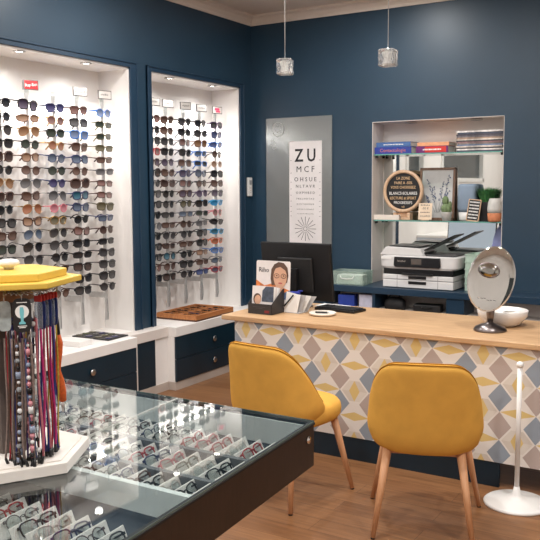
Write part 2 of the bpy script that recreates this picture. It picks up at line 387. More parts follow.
def eyewear_meshes(kind, folded=False, clear=False):
    key = (kind, folded, clear)
    if key in EY: return EY[key]
    P, W, H = outline(kind); gap = .016; cy = gap/2+W/2; thick = {'aviator': .0011, 'rectangular': .0021, 'wraparound': .0022, 'oversized': .0028, 'square': .0026, 'cat': .0026, 'round': .0017, 'clubmaster': .0020}[kind]*(1. if folded else 1.35)
    wrap = .10
    def bx(y): return -3.4*y*y if kind == 'wraparound' else (-1.2*y*y if clear else -2.7*y*y)
    fr = M(); L = []
    for sg in (1, -1):
        loop = [(bx(cy+y), sg*(cy+y), z) for y, z in P]
        rs = [thick*(1.5 if (kind == 'clubmaster' and z > 0) else 1.) for y, z in P]
        fr.tube(loop, rs+[rs[0]] if False else rs, 6, True)
        l = M(); n = len(P)
        a = [(x+.0006, y, z) for x, y, z in loop]; b = [(x-.0006, y, z) for x, y, z in loop]
        l.loft([a, b], 0, False); L.append(l.mesh('lens', [INK]))
    zb = H*.18
    fr.tube([(.001, -gap*.62, zb), (.0025, -gap*.25, zb+.004), (.0025, gap*.25, zb+.004), (.001, gap*.62, zb)], max(thick, .0016), 6)
    if kind == 'aviator': fr.tube([(.001, -gap, zb+.013), (.002, 0, zb+.014), (.001, gap, zb+.013)], .0011, 6)
    ye = cy+W/2; ze = H*.26
    T = []
    for sg in (1, -1):
        fr.box(bx(ye)-.004, bx(ye)+.002, min(sg*(ye-.003), sg*(ye+.006)), max(sg*(ye-.003), sg*(ye+.006)), ze-.004, ze+.004)
        tm = M(); r0 = .0019 if thick < .0018 else .0031
        if folded:
            tm.tube([(bx(ye)-.004, sg*(ye+.003), ze), (-.017, sg*(ye+.002), ze), (-.019-.004*(sg > 0), sg*(ye-.02), ze), (-.020-.004*(sg > 0), sg*(-ye+.035), ze-.002), (-.020-.004*(sg > 0), sg*(-ye+.01), ze-.022)], [r0, r0, r0, r0*1.1, r0*1.2], 6)
        else:
            tm.tube([(bx(ye)-.003, sg*(ye+.004), ze), (-.05, sg*(ye+.006), ze+.001), (-.098, sg*(ye+.003), ze-.001), (-.118, sg*(ye), ze-.009), (-.138, sg*(ye-.004), ze-.030)], [r0*1.2, r0, r0, r0*1.25, r0*1.35], 6)
        T.append(tm.mesh('temple', [INK]))
    EY[key] = (fr.mesh('frame', [INK]), L, T); return EY[key]
FRC = {'black': (20, 19, 20), 'brown': (72, 46, 36), 'tortoise': (92, 58, 36), 'gold': (176, 142, 92), 'silver': (170, 168, 166), 'navy': (34, 44, 84), 'blue': (40, 110, 190), 'cyan': (30, 150, 205), 'red': (170, 36, 44), 'pink': (206, 120, 128), 'clear': (206, 196, 190), 'grey': (96, 94, 96), 'olive': (86, 80, 56), 'orange': (206, 96, 36), 'purple': (78, 56, 88), 'darkgrey': (52, 50, 52)}
LNC = {'black': (30, 28, 30), 'grey': (84, 82, 84), 'brown': (96, 66, 54), 'amber': (144, 96, 58), 'tan': (172, 132, 104), 'green': (52, 60, 52), 'olive': (100, 92, 66), 'copper': (164, 104, 78), 'blue': (78, 92, 146), 'lightblue': (112, 130, 168), 'violet': (60, 56, 102), 'slate': (84, 98, 120), 'pink': (178, 100, 112), 'orange': (164, 94, 60), 'rose': (134, 94, 88), 'purple': (82, 68, 90), 'teal': (44, 96, 116), 'cyan': (28, 130, 190), 'darkgrey': (58, 55, 56), 'darkbrown': (64, 44, 38)}
def fmat(c): return mat('frame_'+c, FRC[c], .28, 1. if c in ('gold', 'silver') else 0., noise=.06, nscale=120)
def lmat(c):
    n = 'lens_'+c
    if n in MATS: return MATS[n]
    m = mat(n, LNC[c], .12, coat=.3); nt = m.node_tree; b = nt.nodes['Principled BSDF']     # tint graded from top to bottom
    tc = nt.nodes.new('ShaderNodeTexCoord'); sp = nt.nodes.new('ShaderNodeSeparateXYZ'); nt.links.new(tc.outputs['Object'], sp.inputs[0])
    mr = nt.nodes.new('ShaderNodeMapRange'); mr.inputs['From Min'].default_value = -.024; mr.inputs['From Max'].default_value = .012; nt.links.new(sp.outputs[2], mr.inputs[0])
    r = nt.nodes.new('ShaderNodeValToRGB'); k = LNC[c]; w = .16 if max(k) < 70 else .28
    r.color_ramp.elements[0].color = lin([v+(205-v)*w for v in k]); r.color_ramp.elements[1].color = lin([v*.74 for v in k])
    nt.links.new(mr.outputs[0], r.inputs['Fac']); nt.links.new(r.outputs['Color'], b.inputs['Base Color']); return m
CLEAR = glass_thin('clear_lens', (240, 244, 244), 1., .02)
SHP = {'r': 'round', 's': 'square', 'a': 'aviator', 'c': 'cat', 't': 'rectangular', 'w': 'wraparound', 'o': 'oversized', 'b': 'clubmaster'}
def eyewear(kind, fc, lc, label, group, loc, rot, folded=False, cat='sunglasses'):
    fm, L, T = eyewear_meshes(kind, folded, lc is None)
    t = thing(cat if cat == 'sunglasses' else 'eyeglasses', label, cat, loc, 0, group); t.rotation_euler = rot
    if cat == 'sunglasses' and not folded: t.scale = (1.24, 1.24, 1.24)
    for nm, me, mt in [('frame', fm, fmat(fc))]+[('lens', x, CLEAR if lc is None else lmat(lc)) for x in L]+[('temple', x, fmat(fc)) for x in T]:
        o = bpy.data.objects.new(nm, me); C.objects.link(o); o.parent = t
        o.material_slots[0].link = 'OBJECT'; o.material_slots[0].material = mt
    return t
DESC = {'black': 'black-lensed', 'grey': 'grey-lensed', 'brown': 'brown-lensed', 'amber': 'amber-lensed', 'tan': 'tan-lensed', 'green': 'dark-green-lensed', 'olive': 'olive-lensed', 'copper': 'copper-lensed', 'blue': 'blue-lensed', 'lightblue': 'light-blue-lensed', 'violet': 'blue-violet-lensed', 'slate': 'slate-lensed', 'pink': 'pink-lensed', 'orange': 'orange-lensed', 'rose': 'rose-brown-lensed', 'purple': 'purplish-lensed', 'teal': 'teal-lensed', 'cyan': 'cyan-lensed', 'darkgrey': 'dark-grey-lensed', 'darkbrown': 'dark-brown-lensed'}
# each rod: y, label word, sign (style), 16 x (shape, frame, lens) top to bottom
RODS = [
 (3.465, 'rod cut off at left edge', None, 's black black,r black black,a black darkgrey,s black black,o brown darkbrown,r black black,a gold amber,s brown darkbrown,r black black,s black darkgrey,c brown brown,s black green,s black black,s black black,a black black,s black black'),
 (3.69, 'rod under the red sign', 'red', 'o black purple,w tortoise tan,a gold amber,r black green,b tortoise tan,r brown brown,a grey grey,c brown brown,a gold orange,c brown tan,a silver slate,a black black,a darkgrey darkgrey,s black darkbrown,s black black,r black darkgrey'),
 (3.92, 'unsigned rod in the left alcove', 'bare', 's navy violet,r gold rose,b black green,r gold copper,r navy slate,r black green,r navy violet,a grey grey,r pink pink,b gold olive,a olive darkgrey,a black darkgrey,r black black,r brown darkbrown,s brown brown,r brown brown'),
 (4.14, 'rod right of the unsigned rod', 'vogue', 's brown rose,s black grey,s blue lightblue,s brown brown,s navy slate,r brown brown,o brown darkbrown,s navy teal,c navy slate,r black black,c brown rose,s black black,t black black,s black darkbrown,c black black,s black darkgrey'),
 (4.388, 'last rod of the left alcove', 'script', 'r blue lightblue,t olive green,t olive green,t olive olive,t brown brown,t grey grey,t brown rose,t brown rose,s olive olive,t navy slate,r brown darkbrown,t black black,c darkgrey darkgrey,s darkgrey darkgrey,s black darkgrey,r black darkgrey'),
 (4.945, 'half-hidden first rod, second alcove', 'script', 's brown rose,s black black,s black darkgrey,s red rose,s brown purple,o black darkbrown,r black darkgrey,s black grey,s black black,s black black,r grey grey,s black black,s black darkgrey,c black grey,r brown rose,s black black'),
 (5.12, 'second rod of second alcove', 'script', 's brown brown,s brown brown,s black darkgrey,s black black,r darkgrey purple,c brown brown,c brown darkbrown,r black black,r black darkgrey,t black darkgrey,t brown brown,r darkgrey darkgrey,t brown darkbrown,r black teal,r brown brown,s black darkbrown'),
 (5.35, 'third rod of second alcove', 'script', 's darkgrey darkgrey,s black black,s grey rose,s black black,s grey brown,s navy purple,s grey rose,s brown purple,r black olive,t grey slate,r brown darkbrown,r black darkgrey,t brown brown,r black black,s black darkgrey,r black darkgrey'),
 (5.575, 'fourth rod of second alcove', 'script', 's black black,c black darkgrey,s tortoise amber,t blue slate,t blue darkgrey,c navy slate,r black brown,r purple purple,s black black,t grey green,t grey grey,s black black,s black black,t tortoise tan,t brown brown,t navy blue'),
 (5.806, 'last rod of second alcove', 'pink', 's purple darkgrey,s navy blue,w blue blue,r black brown,r clear tan,s black black,c brown brown,s grey purple,w cyan cyan,r pink rose,w black black,w cyan teal,w orange orange,w blue lightblue,w grey slate,w red purple'),
]
RODM = mat('satin_aluminium', (196, 194, 192), .4, .45, noise=.03, nscale=60)
DKF = mat('sign_rim_grey', (96, 92, 90), .4, noise=.03)
CARD = mat('sign_card_grey', (196, 190, 184), .7, noise=.02)
SHELL = glass_thin('clear_acrylic', (236, 240, 240), .9, .03, 1.45)
RED = mat('sign_red', (196, 40, 44), .5, noise=.03)
GREYINK = mat('grey_ink', (74, 70, 70), .6, noise=.05)
PINKC = mat('pink_card', (206, 70, 100), .5, noise=.05)
XR_ = -4.115
rr = random.Random(3)
for (y, where, sign, items) in RODS:
    t = thing('display_rod', ('slender silver %s' % where), 'display rod', (XR_, y, .6), 0, 'silver display rods in the alcoves')
    M().box(-.009, .003, -.013, .013, 0, 1.60).build('rod', RODM, t, bevel=.002)
    M().box(-.172, -.008, -.010, .010, .165, .205).build('bracket', RODM, t, bevel=.003)
    M().tube([(.006, -.004, .16), (.03, -.022, .12), (.034, -.026, .05), (.012, -.006, .012)], .0022, 6).build('cable', mat('grey_cable', (110, 108, 106), .5, noise=.05), t)
    L = items.split(',')
    z0, z1 = (2.118, .852)
    for k in range(16):
        z = z0-(z0-z1)*k/15-.6
        M().tube([(.001, 0, z-.006), (.016, 0, z-.004), (.020, 0, z+.006)], .002, 6).build('peg', SILVER, t)
    if sign:
        M().box(-.003, .002, -.018, .018, 1.56, 1.625).build('sign_clip', SHELL, t)
        if sign != 'bare':
            W2, zc = .055, 1.652
            s = M().box(-.004, .004, -W2, W2, zc-.032, zc+.032).build('sign_holder', DKF, t, bevel=.001); s.rotation_euler = (0, 0, rad(-16)); s.location = (0, .034, 0)
            if sign == 'red':
                M().box(.0042, .0052, -W2+.014, W2-.006, zc-.026, zc+.026).build('sign_card', RED, s)
                text_part('lettering', 'Ray-Ban', .028, PAPER, s, (.0056, .004, zc), (PI/2, rad(-8), PI/2), sx=.95)
            else:
                M().box(.0042, .0052, -W2+.006, W2-.006, zc-.026, zc+.026).build('sign_card', CARD, s)
                if sign == 'vogue': text_part('lettering', 'VOGUE', .026, INK, s, (.0056, 0, zc), FX)
                elif sign == 'pink':
                    p = M(); p.box(.0053, .0056, -.03, .022, zc-.004, zc+.018); p.box(.0053, .0056, -.018, .03, zc-.02, zc-.006); p.build('pink_print', PINKC, s)
                else:
                    p = M(); yy = -.034
                    while yy < .03:
                        wd_ = rr.uniform(.004, .010); p.box(.0053, .0056, yy, yy+wd_*.6, zc-.008*rr.uniform(.4, 1), zc+.010*rr.uniform(.4, 1)); yy += wd_+.002
                    p.build('lettering', GREYINK, s)
    for k, it in enumerate(L):
        sh, fc, lc = it.split(); kind = SHP[sh]
        z = z0-(z0-z1)*k/15
        lab = '%s %s sunglasses, %s from top on the %s' % (DESC[lc], {'cat': 'cat-eye'}.get(kind, kind), ordinal(k), where)
        eyewear(kind, fc, lc, lab, 'sunglasses on the alcove rods', (XR_+.022, y+rr.uniform(-.004, .004), z), (rad(rr.uniform(-2.5, 2.5)), rad(rr.uniform(-5, 8)), rad(rr.uniform(-7, 5))))

# ------------------------------------------------------------------ things lying on the counters
t = thing('eyewear_tray', 'low orange wooden eyewear tray divided into compartments on the second counter', 'tray', (-4.03, 5.37, NB+.001), rad(2))
M().box(-.20, .20, -.28, .28, 0, .012).build('tray_base', wood('tray_floor_wood', (74, 46, 32), (104, 66, 44), (12, 1.2, 12), 5.), t)
m = M(); m.box(.185, .20, -.28, .28, .012, .05); m.box(-.20, -.185, -.28, .28, .012, .05); m.box(-.185, .185, -.28, -.265, .012, .05); m.box(-.185, .185, .265, .28, .012, .05)
m.build('rim', TRAYW, t, bevel=.002)
for k in range(5): M().box(-.185, .185, -.265+.53*(k+1)/6-.004, -.265+.53*(k+1)/6+.004, .012, .044).build('divider', TRAYW, t)
M().box(-.004, .004, -.265, .265, .012, .044).build('divider', TRAYW, t)
cols = [('brown', 'brown'), ('black', 'grey'), ('tortoise', 'amber'), ('black', 'darkgrey'), ('brown', 'rose'), ('navy', 'slate')]
for k in range(6):
    for j in range(2):
        fc, lc = cols[(k*2+j*3) % 6]; kd = ['square', 'round', 'cat', 'rectangular'][(k+j) % 4]
        eyewear(kd, fc, lc, 'folded %s-framed sunglasses in the wooden tray, %s row compartment %s from left' % (fc, 'front' if j else 'back', ordinal(k)), 'sunglasses in the wooden tray',
                (-4.03+(.095 if j else -.09), 5.37-.265+.53*(k+.5)/6, NB+.036), (0, rad(-45), rad(90)), True)
DK = mat('dark_tray', (48, 46, 46), .5, noise=.08, nscale=60)
t = thing('display_tray', 'flat dark display tray with round lens samples on the left counter', 'tray', (-4.06, 4.25, NB+.001), rad(3))
M().box(-.17, .17, -.11, .11, 0, .01).build('tray_base', DK, t, bevel=.002)
pc = [(90, 84, 60), (70, 68, 96), (104, 98, 84), (64, 62, 92), (84, 86, 60), (72, 70, 72)]
for k in range(12):
    M().lathe([(.001, .010), (.026, .010), (.028, .012), (.024, .015), (.001, .016)], 18, (-.135+.09*(k % 4), -.07+.07*(k//4), 0)).build('lens_sample', mat('sample_%d' % (k % 6), pc[k % 6], .15, noise=.05), t)
o = M().box(-.10, .10, -.07, .07, 0, .035).build('carton', WHITE, None, bevel=.002); o.location = (-4.0, 3.94, NB+.001); o.rotation_euler.z = rad(4)
tag(o, 'plain flat white carton on the left counter beside the dark tray', 'box')
# wall intercom
t = thing('wall_handset', 'small white wall handset beside the room corner, right of the second alcove', 'handset', (XL+.001, 6.155, 1.58))
M().box(0, .025, -.032, .032, -.085, .085).build('body', WPLAST, t, bevel=.006)
M().box(.0252, .027, -.018, .018, .02, .06).build('screen', mat('grey_screen', (150, 150, 148), .3, noise=.03), t)
for k in range(3): M().cyl((.025, 0, -.01-.022*k), (.028, 0, -.01-.022*k), .006).build('button', PLINTH, t)
# ------------------------------------------------------------------ reception desk
DX0, DX1, DY0, DY1, DZ = -2.845, -1.02, 4.055, 4.79, .785
t = thing('reception_desk', 'long reception desk with pale wood top and geometric diamond wallpaper front', 'desk', (0, 0, 0))
WP = wallpaper_mat()
M().box(DX0, DX1+.25, DY0, DY1, DZ-.030, DZ).build('desktop', OAK, t, bevel=.004)
M().box(-2.76, -.80, 4.08, 4.10, .135, DZ-.030).build('front_panel', WP, t)
M().box(-2.76, -2.735, 4.10, 4.74, .02, DZ-.030).build('side_panel', WHITE, t); M().box(-.825, -.80, 4.10, 4.74, .02, DZ-.030).build('side_panel', WHITE, t)
M().box(-2.755, -1.10, 4.085, 4.105, 0, .135).build('plinth', NAVY, t)
# ------------------------------------------------------------------ yellow chairs
def sgnpow(v, e): return math.copysign(abs(v)**e, v)
def make_chair(label):
    t = thing('upholstered_chair', label, 'chair', (0, 0, 0), 0, 'yellow chairs in front of the desk')
    # shell: plan curve from -1..1, local +Y = the way the sitter faces
    def plan(s, off=0.):
        a = s*rad(92); x = (.268+off)*sgnpow(math.sin(a), .84); y = -(.235+off)*sgnpow(math.cos(a), .70)
        return x, y
    def top(s): return .808-.05*s*s-.27*max(0, (abs(s)-.28)/.72)**2.05
    def bot(s): return .384+.062*abs(s)**2.6
    NS, NV = 40, 10
    outer = []; inner = []
    def pt(s, v, off):
        zt, zb = top(s), bot(s); z = zb+(zt-zb)*v; x, y = plan(s, off)
        lean = .055*((z-.42)/.4)**1.2 if z > .42 else 0
        back = max(0., -y/.235)
        # outer shell tucks in towards the bottom
        tuck = 1-.13*max(0, (.09-(v*(zt-zb)))/.09)**2
        return (x*tuck*(1.03-.07*v), y*tuck-lean*back, z)
    m = M(); rings = []
    for i in range(NS+1):
        s = -1+2*i/NS; ring = []
        th = .040*(1-.25*abs(s)**4)
        for k in range(NV+1): ring.append(pt(s, k/NV, 0.))
        p = pt(s, 1, -th*.5); ring.append((p[0], p[1], p[2]+.012))
        for k in range(NV, -1, -1): ring.append(pt(s, k/NV, -th))
        rings.append(ring)
    m.loft(rings, 0, True)
    m.build('backrest', YELV, t, subsurf=1)
    for off, dz in ((-.008, .006), (-.022, .010)):
        pm = M(); pm.tube([tuple(Vector(pt(s, 1, off))+Vector((0, 0, dz))) for s in [(-1+2*i/60)*.97 for i in range(61)]], .0028, 6); pm.build('piping', YELD, t)
    # seat cushion (superellipse, crowned)
    m = M(); rings = []
    def ring(sc, z, e=2.7): return [(.252*sc*sgnpow(math.cos(a), 2/e), .035+.245*sc*sgnpow(math.sin(a), 2/e), z) for a in [2*PI*k/40 for k in range(40)]]
    for sc_, z in ((.80, .392), (.93, .395), (.985, .412), (1., .44), (.985, .466), (.93, .484), (.8, .494), (.5, .502), (.2, .504)): rings.append(ring(sc_, z))
    m.loft(rings, 0, True); m.build('seat', YELV, t)
    M().box(-.17, .17, -.15, .20, .375, .393).build('seat_frame', BEECH, t)
    for sx in (-1, 1):
        for sy in (-1, 1):
            y0 = .17 if sy > 0 else -.145; y1 = .235 if sy > 0 else -.235; xt, xf = (.180, .262) if sy > 0 else (.160, .218)
            q = M(); q.cyl((sx*xt, y0, .41), (sx*xf, y1, .006), .021, .011, 18); q.cyl((sx*xf, y1, .006), (sx*xf*1.004, y1*1.004, 0), .010, .010, 12, 1)
            q.build('leg', [BEECH, BLACK], t)
    return t
ch = make_chair('yellow velvet chair standing half behind the glass showcase corner, turned towards the desk')
ch.location = (-2.046, 3.48, 0); ch.rotation_euler.z = rad(-8)
ch2 = copy_tree(ch); ch2['label'] = 'yellow velvet chair seen squarely from behind, standing nearest the oval mirror end of the desk'
ch2.location = (-1.285, 3.475, 0); ch2.rotation_euler.z = rad(19)
# ------------------------------------------------------------------ glass showcase table
SK = .072       # the right side runs slightly skew to the far side
CX, CY, CZ = -1.205, 2.235, .82
def K(u, v, z): return (CX-u+SK*v, CY-v, z)
def kbox(m, u0, u1, v0, v1, z0, z1, mi=0):
    p = [K(u, v, z) for z in (z0, z1) for v in (v1, v0) for u in (u1, u0)]
    return m.add(p, [(0, 2, 3, 1), (4, 5, 7, 6), (0, 1, 5, 4), (2, 6, 7, 3), (0, 4, 6, 2), (1, 3, 7, 5)], mi)
U, V = 1.62, 1.30
case = thing('showcase_table', 'dark wood glass-topped showcase table full of spectacles in the foreground', 'display case', (0, 0, 0))
SG = glass_thin('showcase_glass', (248, 251, 250), 1., 0., 1.5)
GE = mat('glass_edge_green', (84, 100, 96), .15, noise=.05)
INNER = mat('pale_case_lining', (226, 232, 232), .5, noise=.02); FLOORM = mat('case_floor_navy', (34, 42, 54), .6, noise=.05)
zb, zt, zf = .672, .808, .725
m = kbox(M(), 0, .02, 0, V, zb, zt); m.build('side_panel', WENGE, case, bevel=.001)
kbox(M(), U-.02, U, 0, V, zb, zt).build('side_panel', WENGE, case)
m = M(); kbox(m, .02, U-.02, .008, .02, zb, zt, 0); kbox(m, .02, U-.02, .02, .024, zf, zt, 1); m.build('far_panel', [WENGE, INNER], case)
m = M(); kbox(m, .02, U-.02, V-.02, V-.008, zb, zt, 0); m.build('near_panel', WENGE, case)
kbox(M(), .02, U-.02, .02, V-.02, zb, zf).build('case_floor', FLOORM, case)
m = M(); kbox(m, -.003, .018, -.003, V, zt, CZ-.004); kbox(m, U-.02, U+.003, -.003, V, zt, CZ-.004); kbox(m, 0, U, -.003, .012, zt, CZ-.004); kbox(m, 0, U, V-.012, V+.003, zt, CZ-.004)
m.build('rim', BLACKM, case, bevel=.001)
for a, b in ((.0, .56), (.5615, U)):
    m = M(); kbox(m, a, b, 0, V, CZ-.004, CZ+.002)
    m.build('glass_top', SG, case)
m = M(); kbox(m, -.0012, -.0002, 0, V, CZ-.004, CZ+.002); kbox(m, 0, U, -.0012, -.0002, CZ-.004, CZ+.002); m.build('glass_edge', GE, case); kbox(M(), .5601, .5614, 0, V, CZ-.004, CZ+.0022).build('glass_seam', PAPER, case)
kbox(M(), .02, U-.02, .665, .685, zf, .800).build('partition', INNER, case)
q = M(Matrix.Translation(K(-.001, .05, .772)) @ Matrix.Rotation(PI/2, 4, 'Y')); q.lathe([(.001, .008), (.006, .008), (.007, .006), (.0115, .006), (.012, 0), (.001, 0)], 20); q.build('lock', CHROME, case)
m = kbox(M(), .55, 1.25, .35, 1.0, 0, zb); m.build('pedestal', BLACKM, case)
# slanted white dividers and the spectacles leaning on them
rows = ((.115, .285), (.315, .485), (.505, .655), (.84, 1.0))
GREYR = mat('grey_row_strip', (96, 98, 102), .5, noise=.04)
for v in (.295, .49): kbox(M(), .06, U-.03, v, v+.018, zf, zf+.045).build('row_strip', GREYR, case)
PITCH = .0575
CASE_EYE = [
 ['r grey -', 's red -', 'r clear -', 's red -', 'c pink -', 'c red -', 'r grey -', 's black -', 'r navy -', 's brown -', 'c grey -', 's black -', 'r red -', 's tortoise -', 'r black -', 's navy -'],
 ['r navy -', 's black -', 'r clear -', 's olive -', 'c pink -', 's navy -', 's red -', 'r black -', 's clear -', 's purple -', 'r brown -', 's black -', 'c red -', 's black -', 'r grey -', 's brown -'],
 ['r clear -', 'c black -', 'r clear -', 's black -', 'c tortoise -', 's navy -', 'r grey -', 's brown -', 'c black -', 's pink -', 'r black -', 's grey -', 'r navy -', 's brown -'],
 ['s black -', 'r brown -', 's navy -', 'c clear -', 's black -', 'r grey -', 's red -', 'r black -', 's tortoise -', 'c black -']]
RW = ['farthest row', 'middle row', 'row behind the partition', 'row before the partition']
KS = random.Random(5)
for ri, (v0, v1) in enumerate(rows):
    for k in range(len(CASE_EYE[ri])+1):
        u = (.075 if ri < 3 else .12)+PITCH*k
        if ri < 3 or True:
            a = [K(u-.012, v0, zf), K(u-.012, v1, zf), K(u+.010, v1, zf+.044), K(u+.010, v0, zf+.044)]
            b = [(x-.003, y, z) for x, y, z in a]
            M().loft([a, b], 0, False).build('divider', WHITE, case)
        if k < len(CASE_EYE[ri]):
            sh, fc, _ = CASE_EYE[ri][k].split(); kd = SHP[sh]
            x, y, z = K(u-.014, (v0+v1)/2, zf+.032)
            eyewear(kd, fc, None, '%s %s spectacles in showcase, %s slot from right, %s' % (fc, {'cat': 'cat-eye'}.get(kd, kd), ordinal(k), RW[ri]), 'spectacles in the showcase',
                    (x, y, z), (0, rad(-34), rad(KS.uniform(-5, 5))), True, 'spectacles').scale = (.88, .88, .88)
# ------------------------------------------------------------------ hexagonal cord stand on the showcase
HX, HY = -1.763, 1.478; HZ = CZ+.003
YEL = mat('yellow_lacquer', (222, 186, 78), .45, noise=.03, nscale=12); YELE = mat('yellow_lacquer_edge', (226, 178, 52), .45, noise=.04, nscale=12)
st = thing('cord_stand', 'hexagonal spectacle-cord stand with white base and two-tier yellow top', 'display stand', (HX, HY, HZ), rad(0))
def hexa(R, rot=-1, c=(0, 0)): return [(c[0]+R*math.cos(rad(60*k+rot)), c[1]+R*math.sin(rad(60*k+rot))) for k in range(6)]
M().prism(hexa(.222), 0, .030).build('base', mat('white_lacquer', (226, 220, 212), .4, noise=.015), st, bevel=.002)
M().prism(hexa(.200), .030, .034).build('base_top', mat('white_lacquer', (226, 220, 212), .4), st, bevel=.001)
M().prism(hexa(.062), .034, .455).build('post', mat('taupe_post', (84, 72, 66), .6, noise=.05), st)
M().prism(hexa(.075, -10, (.02, -.015)), .455, .500).build('collar', wood('brown_post', (128, 84, 48), (158, 108, 66), (10, 10, 2), 5), st, bevel=.002)
M().prism(hexa(.205, -10, (.02, -.015)), .500, .516).build('lower_tier', YEL, st, bevel=.003)
M().prism(hexa(.165, -10, (.02, -.015)), .516, .537).build('upper_tier', YEL, st, bevel=.003)
M().lathe([(.001, .537), (.012, .537), (.014, .543), (.026, .548), (.030, .554), (.026, .562), (.012, .565), (.001, .565)], 28, (.02, 0, 0)).build('knob', WPLAST, st)
hk = M()
# hooks: (right, towards-viewer) offsets as seen from the shop
RV = Vector((.853, .523, 0)); TV = Vector((.77, -.638, 0))
def hp(a, b, z): p = RV*a+TV*b; return (p.x, p.y, z)
def cord(a, b, ztop, zbot, label, straps, tagspec=None, beads=None, group='spectacle cords on the stand', sway=.006, seed=0):
    g = random.Random(seed); p = RV*a+TV*b
    t = thing('spectacle_cord', label, 'cord', (HX+p.x, HY+p.y, HZ), 0, group)
    zt = ztop; h = .075 if tagspec else 0.
    for i, (mt, r) in enumerate(straps):
        x0 = (i-(len(straps)-1)/2)*.008; ph = g.uniform(0, 6); zz = zbot+g.uniform(0, .02)
        P = []
        for k in range(13):
            f = k/12; z = (zt-h)+(zz-(zt-h))*f
            d = RV*(x0*(1+f*.6)+sway*math.sin(ph+f*5)*f)+TV*(sway*.6*math.cos(ph*2+f*4)*f); P.append((d.x, d.y, z))
        M().tube(P, r, 6).build('strap', mt, t)
        e = Vector(P[-1]); M().cyl(e, e+Vector((g.uniform(-.008, .008), g.uniform(-.008, .008), -.022)), .0035, .0045, 8).build('rubber_tip', BLACK, t)
        if beads and i in beads[1]:
            nb = beads[2]
            for q in range(nb):
                f = (q+.5)/nb; k = min(11, int(f*12)); c = Vector(P[k]).lerp(Vector(P[k+1]), f*12-k); r = g.uniform(.004, .0075)
                if q % 3 == 1: M().cyl(c-Vector((0, 0, r*1.2)), c+Vector((0, 0, r*1.2)), r, r, 8).build('bead', beads[0][q % len(beads[0])], t)
                else: M().ball(c, r, 8).build('bead', beads[0][q % len(beads[0])], t)
    M().tube([(0, 0, zt-.004), tuple(RV*-.002+Vector((0, 0, zt+.012))), (0, 0, zt+.020)], .0014, 6).build('hang_loop', SILVER, t)
    if tagspec:
        m1, w_, h_, th, yaw_ = tagspec
        pr = M(Matrix.Rotation(yaw_, 4, 'Z')); n = 20
        pr.prism([(sgnpow(math.cos(2*PI*k/n), .5)*w_/2, sgnpow(math.sin(2*PI*k/n), .5)*h_/2+zt-h_/2) for k in range(n)], -th/2, th/2, 'y')
        pr.build('hang_tag', m1, t)
    return t
def cm(n, c, **k): return mat('cord_'+n, c, .7, noise=.1, nscale=150, **k)
TAU = cm('taupe', (122, 104, 96)); GRY = cm('grey', (98, 94, 100)); PNK = cm('pink', (188, 40, 110)); MAG = cm('dusty_pink', (180, 104, 112)); NVY = cm('navy', (38, 42, 108)); PUR = cm('purple', (84, 52, 112)); RDC = cm('red', (150, 24, 36)); YLC = cm('yellow', (190, 160, 60)); BLU = cm('blue', (42, 58, 130)); BRN = cm('brown', (82, 58, 46)); BLK = cm('black', (30, 28, 30)); ORG = cm('orange', (204, 92, 28)); SLB = cm('slate_blue', (84, 92, 128))
BW = mat('bead_white', (216, 214, 212), .25, noise=.02); BP = mat('bead_pink', (206, 140, 148), .3, noise=.03); BB = mat('bead_black', (26, 24, 26), .25, noise=.03); BS = mat('bead_slate', (140, 150, 170), .2, noise=.03); BC = glass_thin('bead_clear', (225, 232, 236), 1., .05, 1.5, .35, (220, 226, 230))
TAGB = mat('hang_tag_blue', (36, 52, 110), .4, noise=.15, nscale=40); TAGC = glass_thin('hang_tag_clear', (220, 226, 232), 1., .05, 1.5, .3, (190, 200, 214)); TAGR = mat('hang_tag_red', (178, 40, 32), .5, noise=.05); TAGK = mat('hang_tag_black', (34, 32, 32), .4, noise=.05)
ZT = .480
# wire arms under the yellow top
arms = M()
def arm(a, b):
    arms.tube([hp(a*.35, b*.35, .47), hp(a*.7, b*.7, .488), hp(a, b, .484)], .002, 6)
CORDS = [
 (.002, .150, .37, 'taupe and brown cords cut off by the photo\'s left edge on the cord stand', [(TAU, .0026), (BRN, .0026), (BLU, .0022)], None, None),
 (.016, .155, .37, 'taupe and red-brown flat cord left of the slate-beaded cord', [(TAU, .0034), (BRN, .0024)], None, None),
 (.029, .158, .36, 'slate-and-white beaded cord hanging directly below the black hang tag', [(BRN, .0022), (TAU, .0030)], None, ([BS, BW, BC, BB], [0], 17)),
 (.044, .150, .37, 'taupe and slate-blue flat cord between the two beaded cords', [(TAU, .0036), (SLB, .0028)], None, None),
 (.058, .150, .36, 'pink, white and black beaded cord right of the black hang tag', [(MAG, .0022), (TAU, .0030)], None, ([BW, BP, BB, BS, BP], [0], 18)),
 (.074, .135, .42, 'white-and-clear beaded cord with dusty pink strap, left of the tag row', [(BLK, .002), (MAG, .003)], None, ([BW, BC, BB], [0], 13)),
 (.009, .118, .42, 'dark red and grey cord with black beads, far left of the stand', [(RDC, .0026), (GRY, .0026), (BLK, .002)], None, ([BB, BS, BB], [2], 14)),
 (.023, .120, .42, 'navy and rose strap pair behind the slate-beaded cord', [(NVY, .0026), (MAG, .0026), (GRY, .0028)], None, None),
 (.036, .122, .42, 'pink-beaded brown cord between the two front beaded cords', [(BRN, .0026), (PUR, .0024), (MAG, .002)], None, ([BP, BC, BB, BP], [2], 15)),
 (.051, .118, .42, 'purple and yellow strap pair behind the pink-beaded front cord', [(PUR, .0028), (YLC, .002), (TAU, .0028)], None, None),
 (.067, .112, .42, 'black and slate-blue strap pair nearest the tag row', [(BLK, .0028), (SLB, .0026), (RDC, .002)], None, None),
]
for i, (a, b, z, lab, straps, tg, bd) in enumerate(CORDS):
    arm(a, b); cord(a, b, z, .035, lab, straps, tg, bd, seed=20+i)
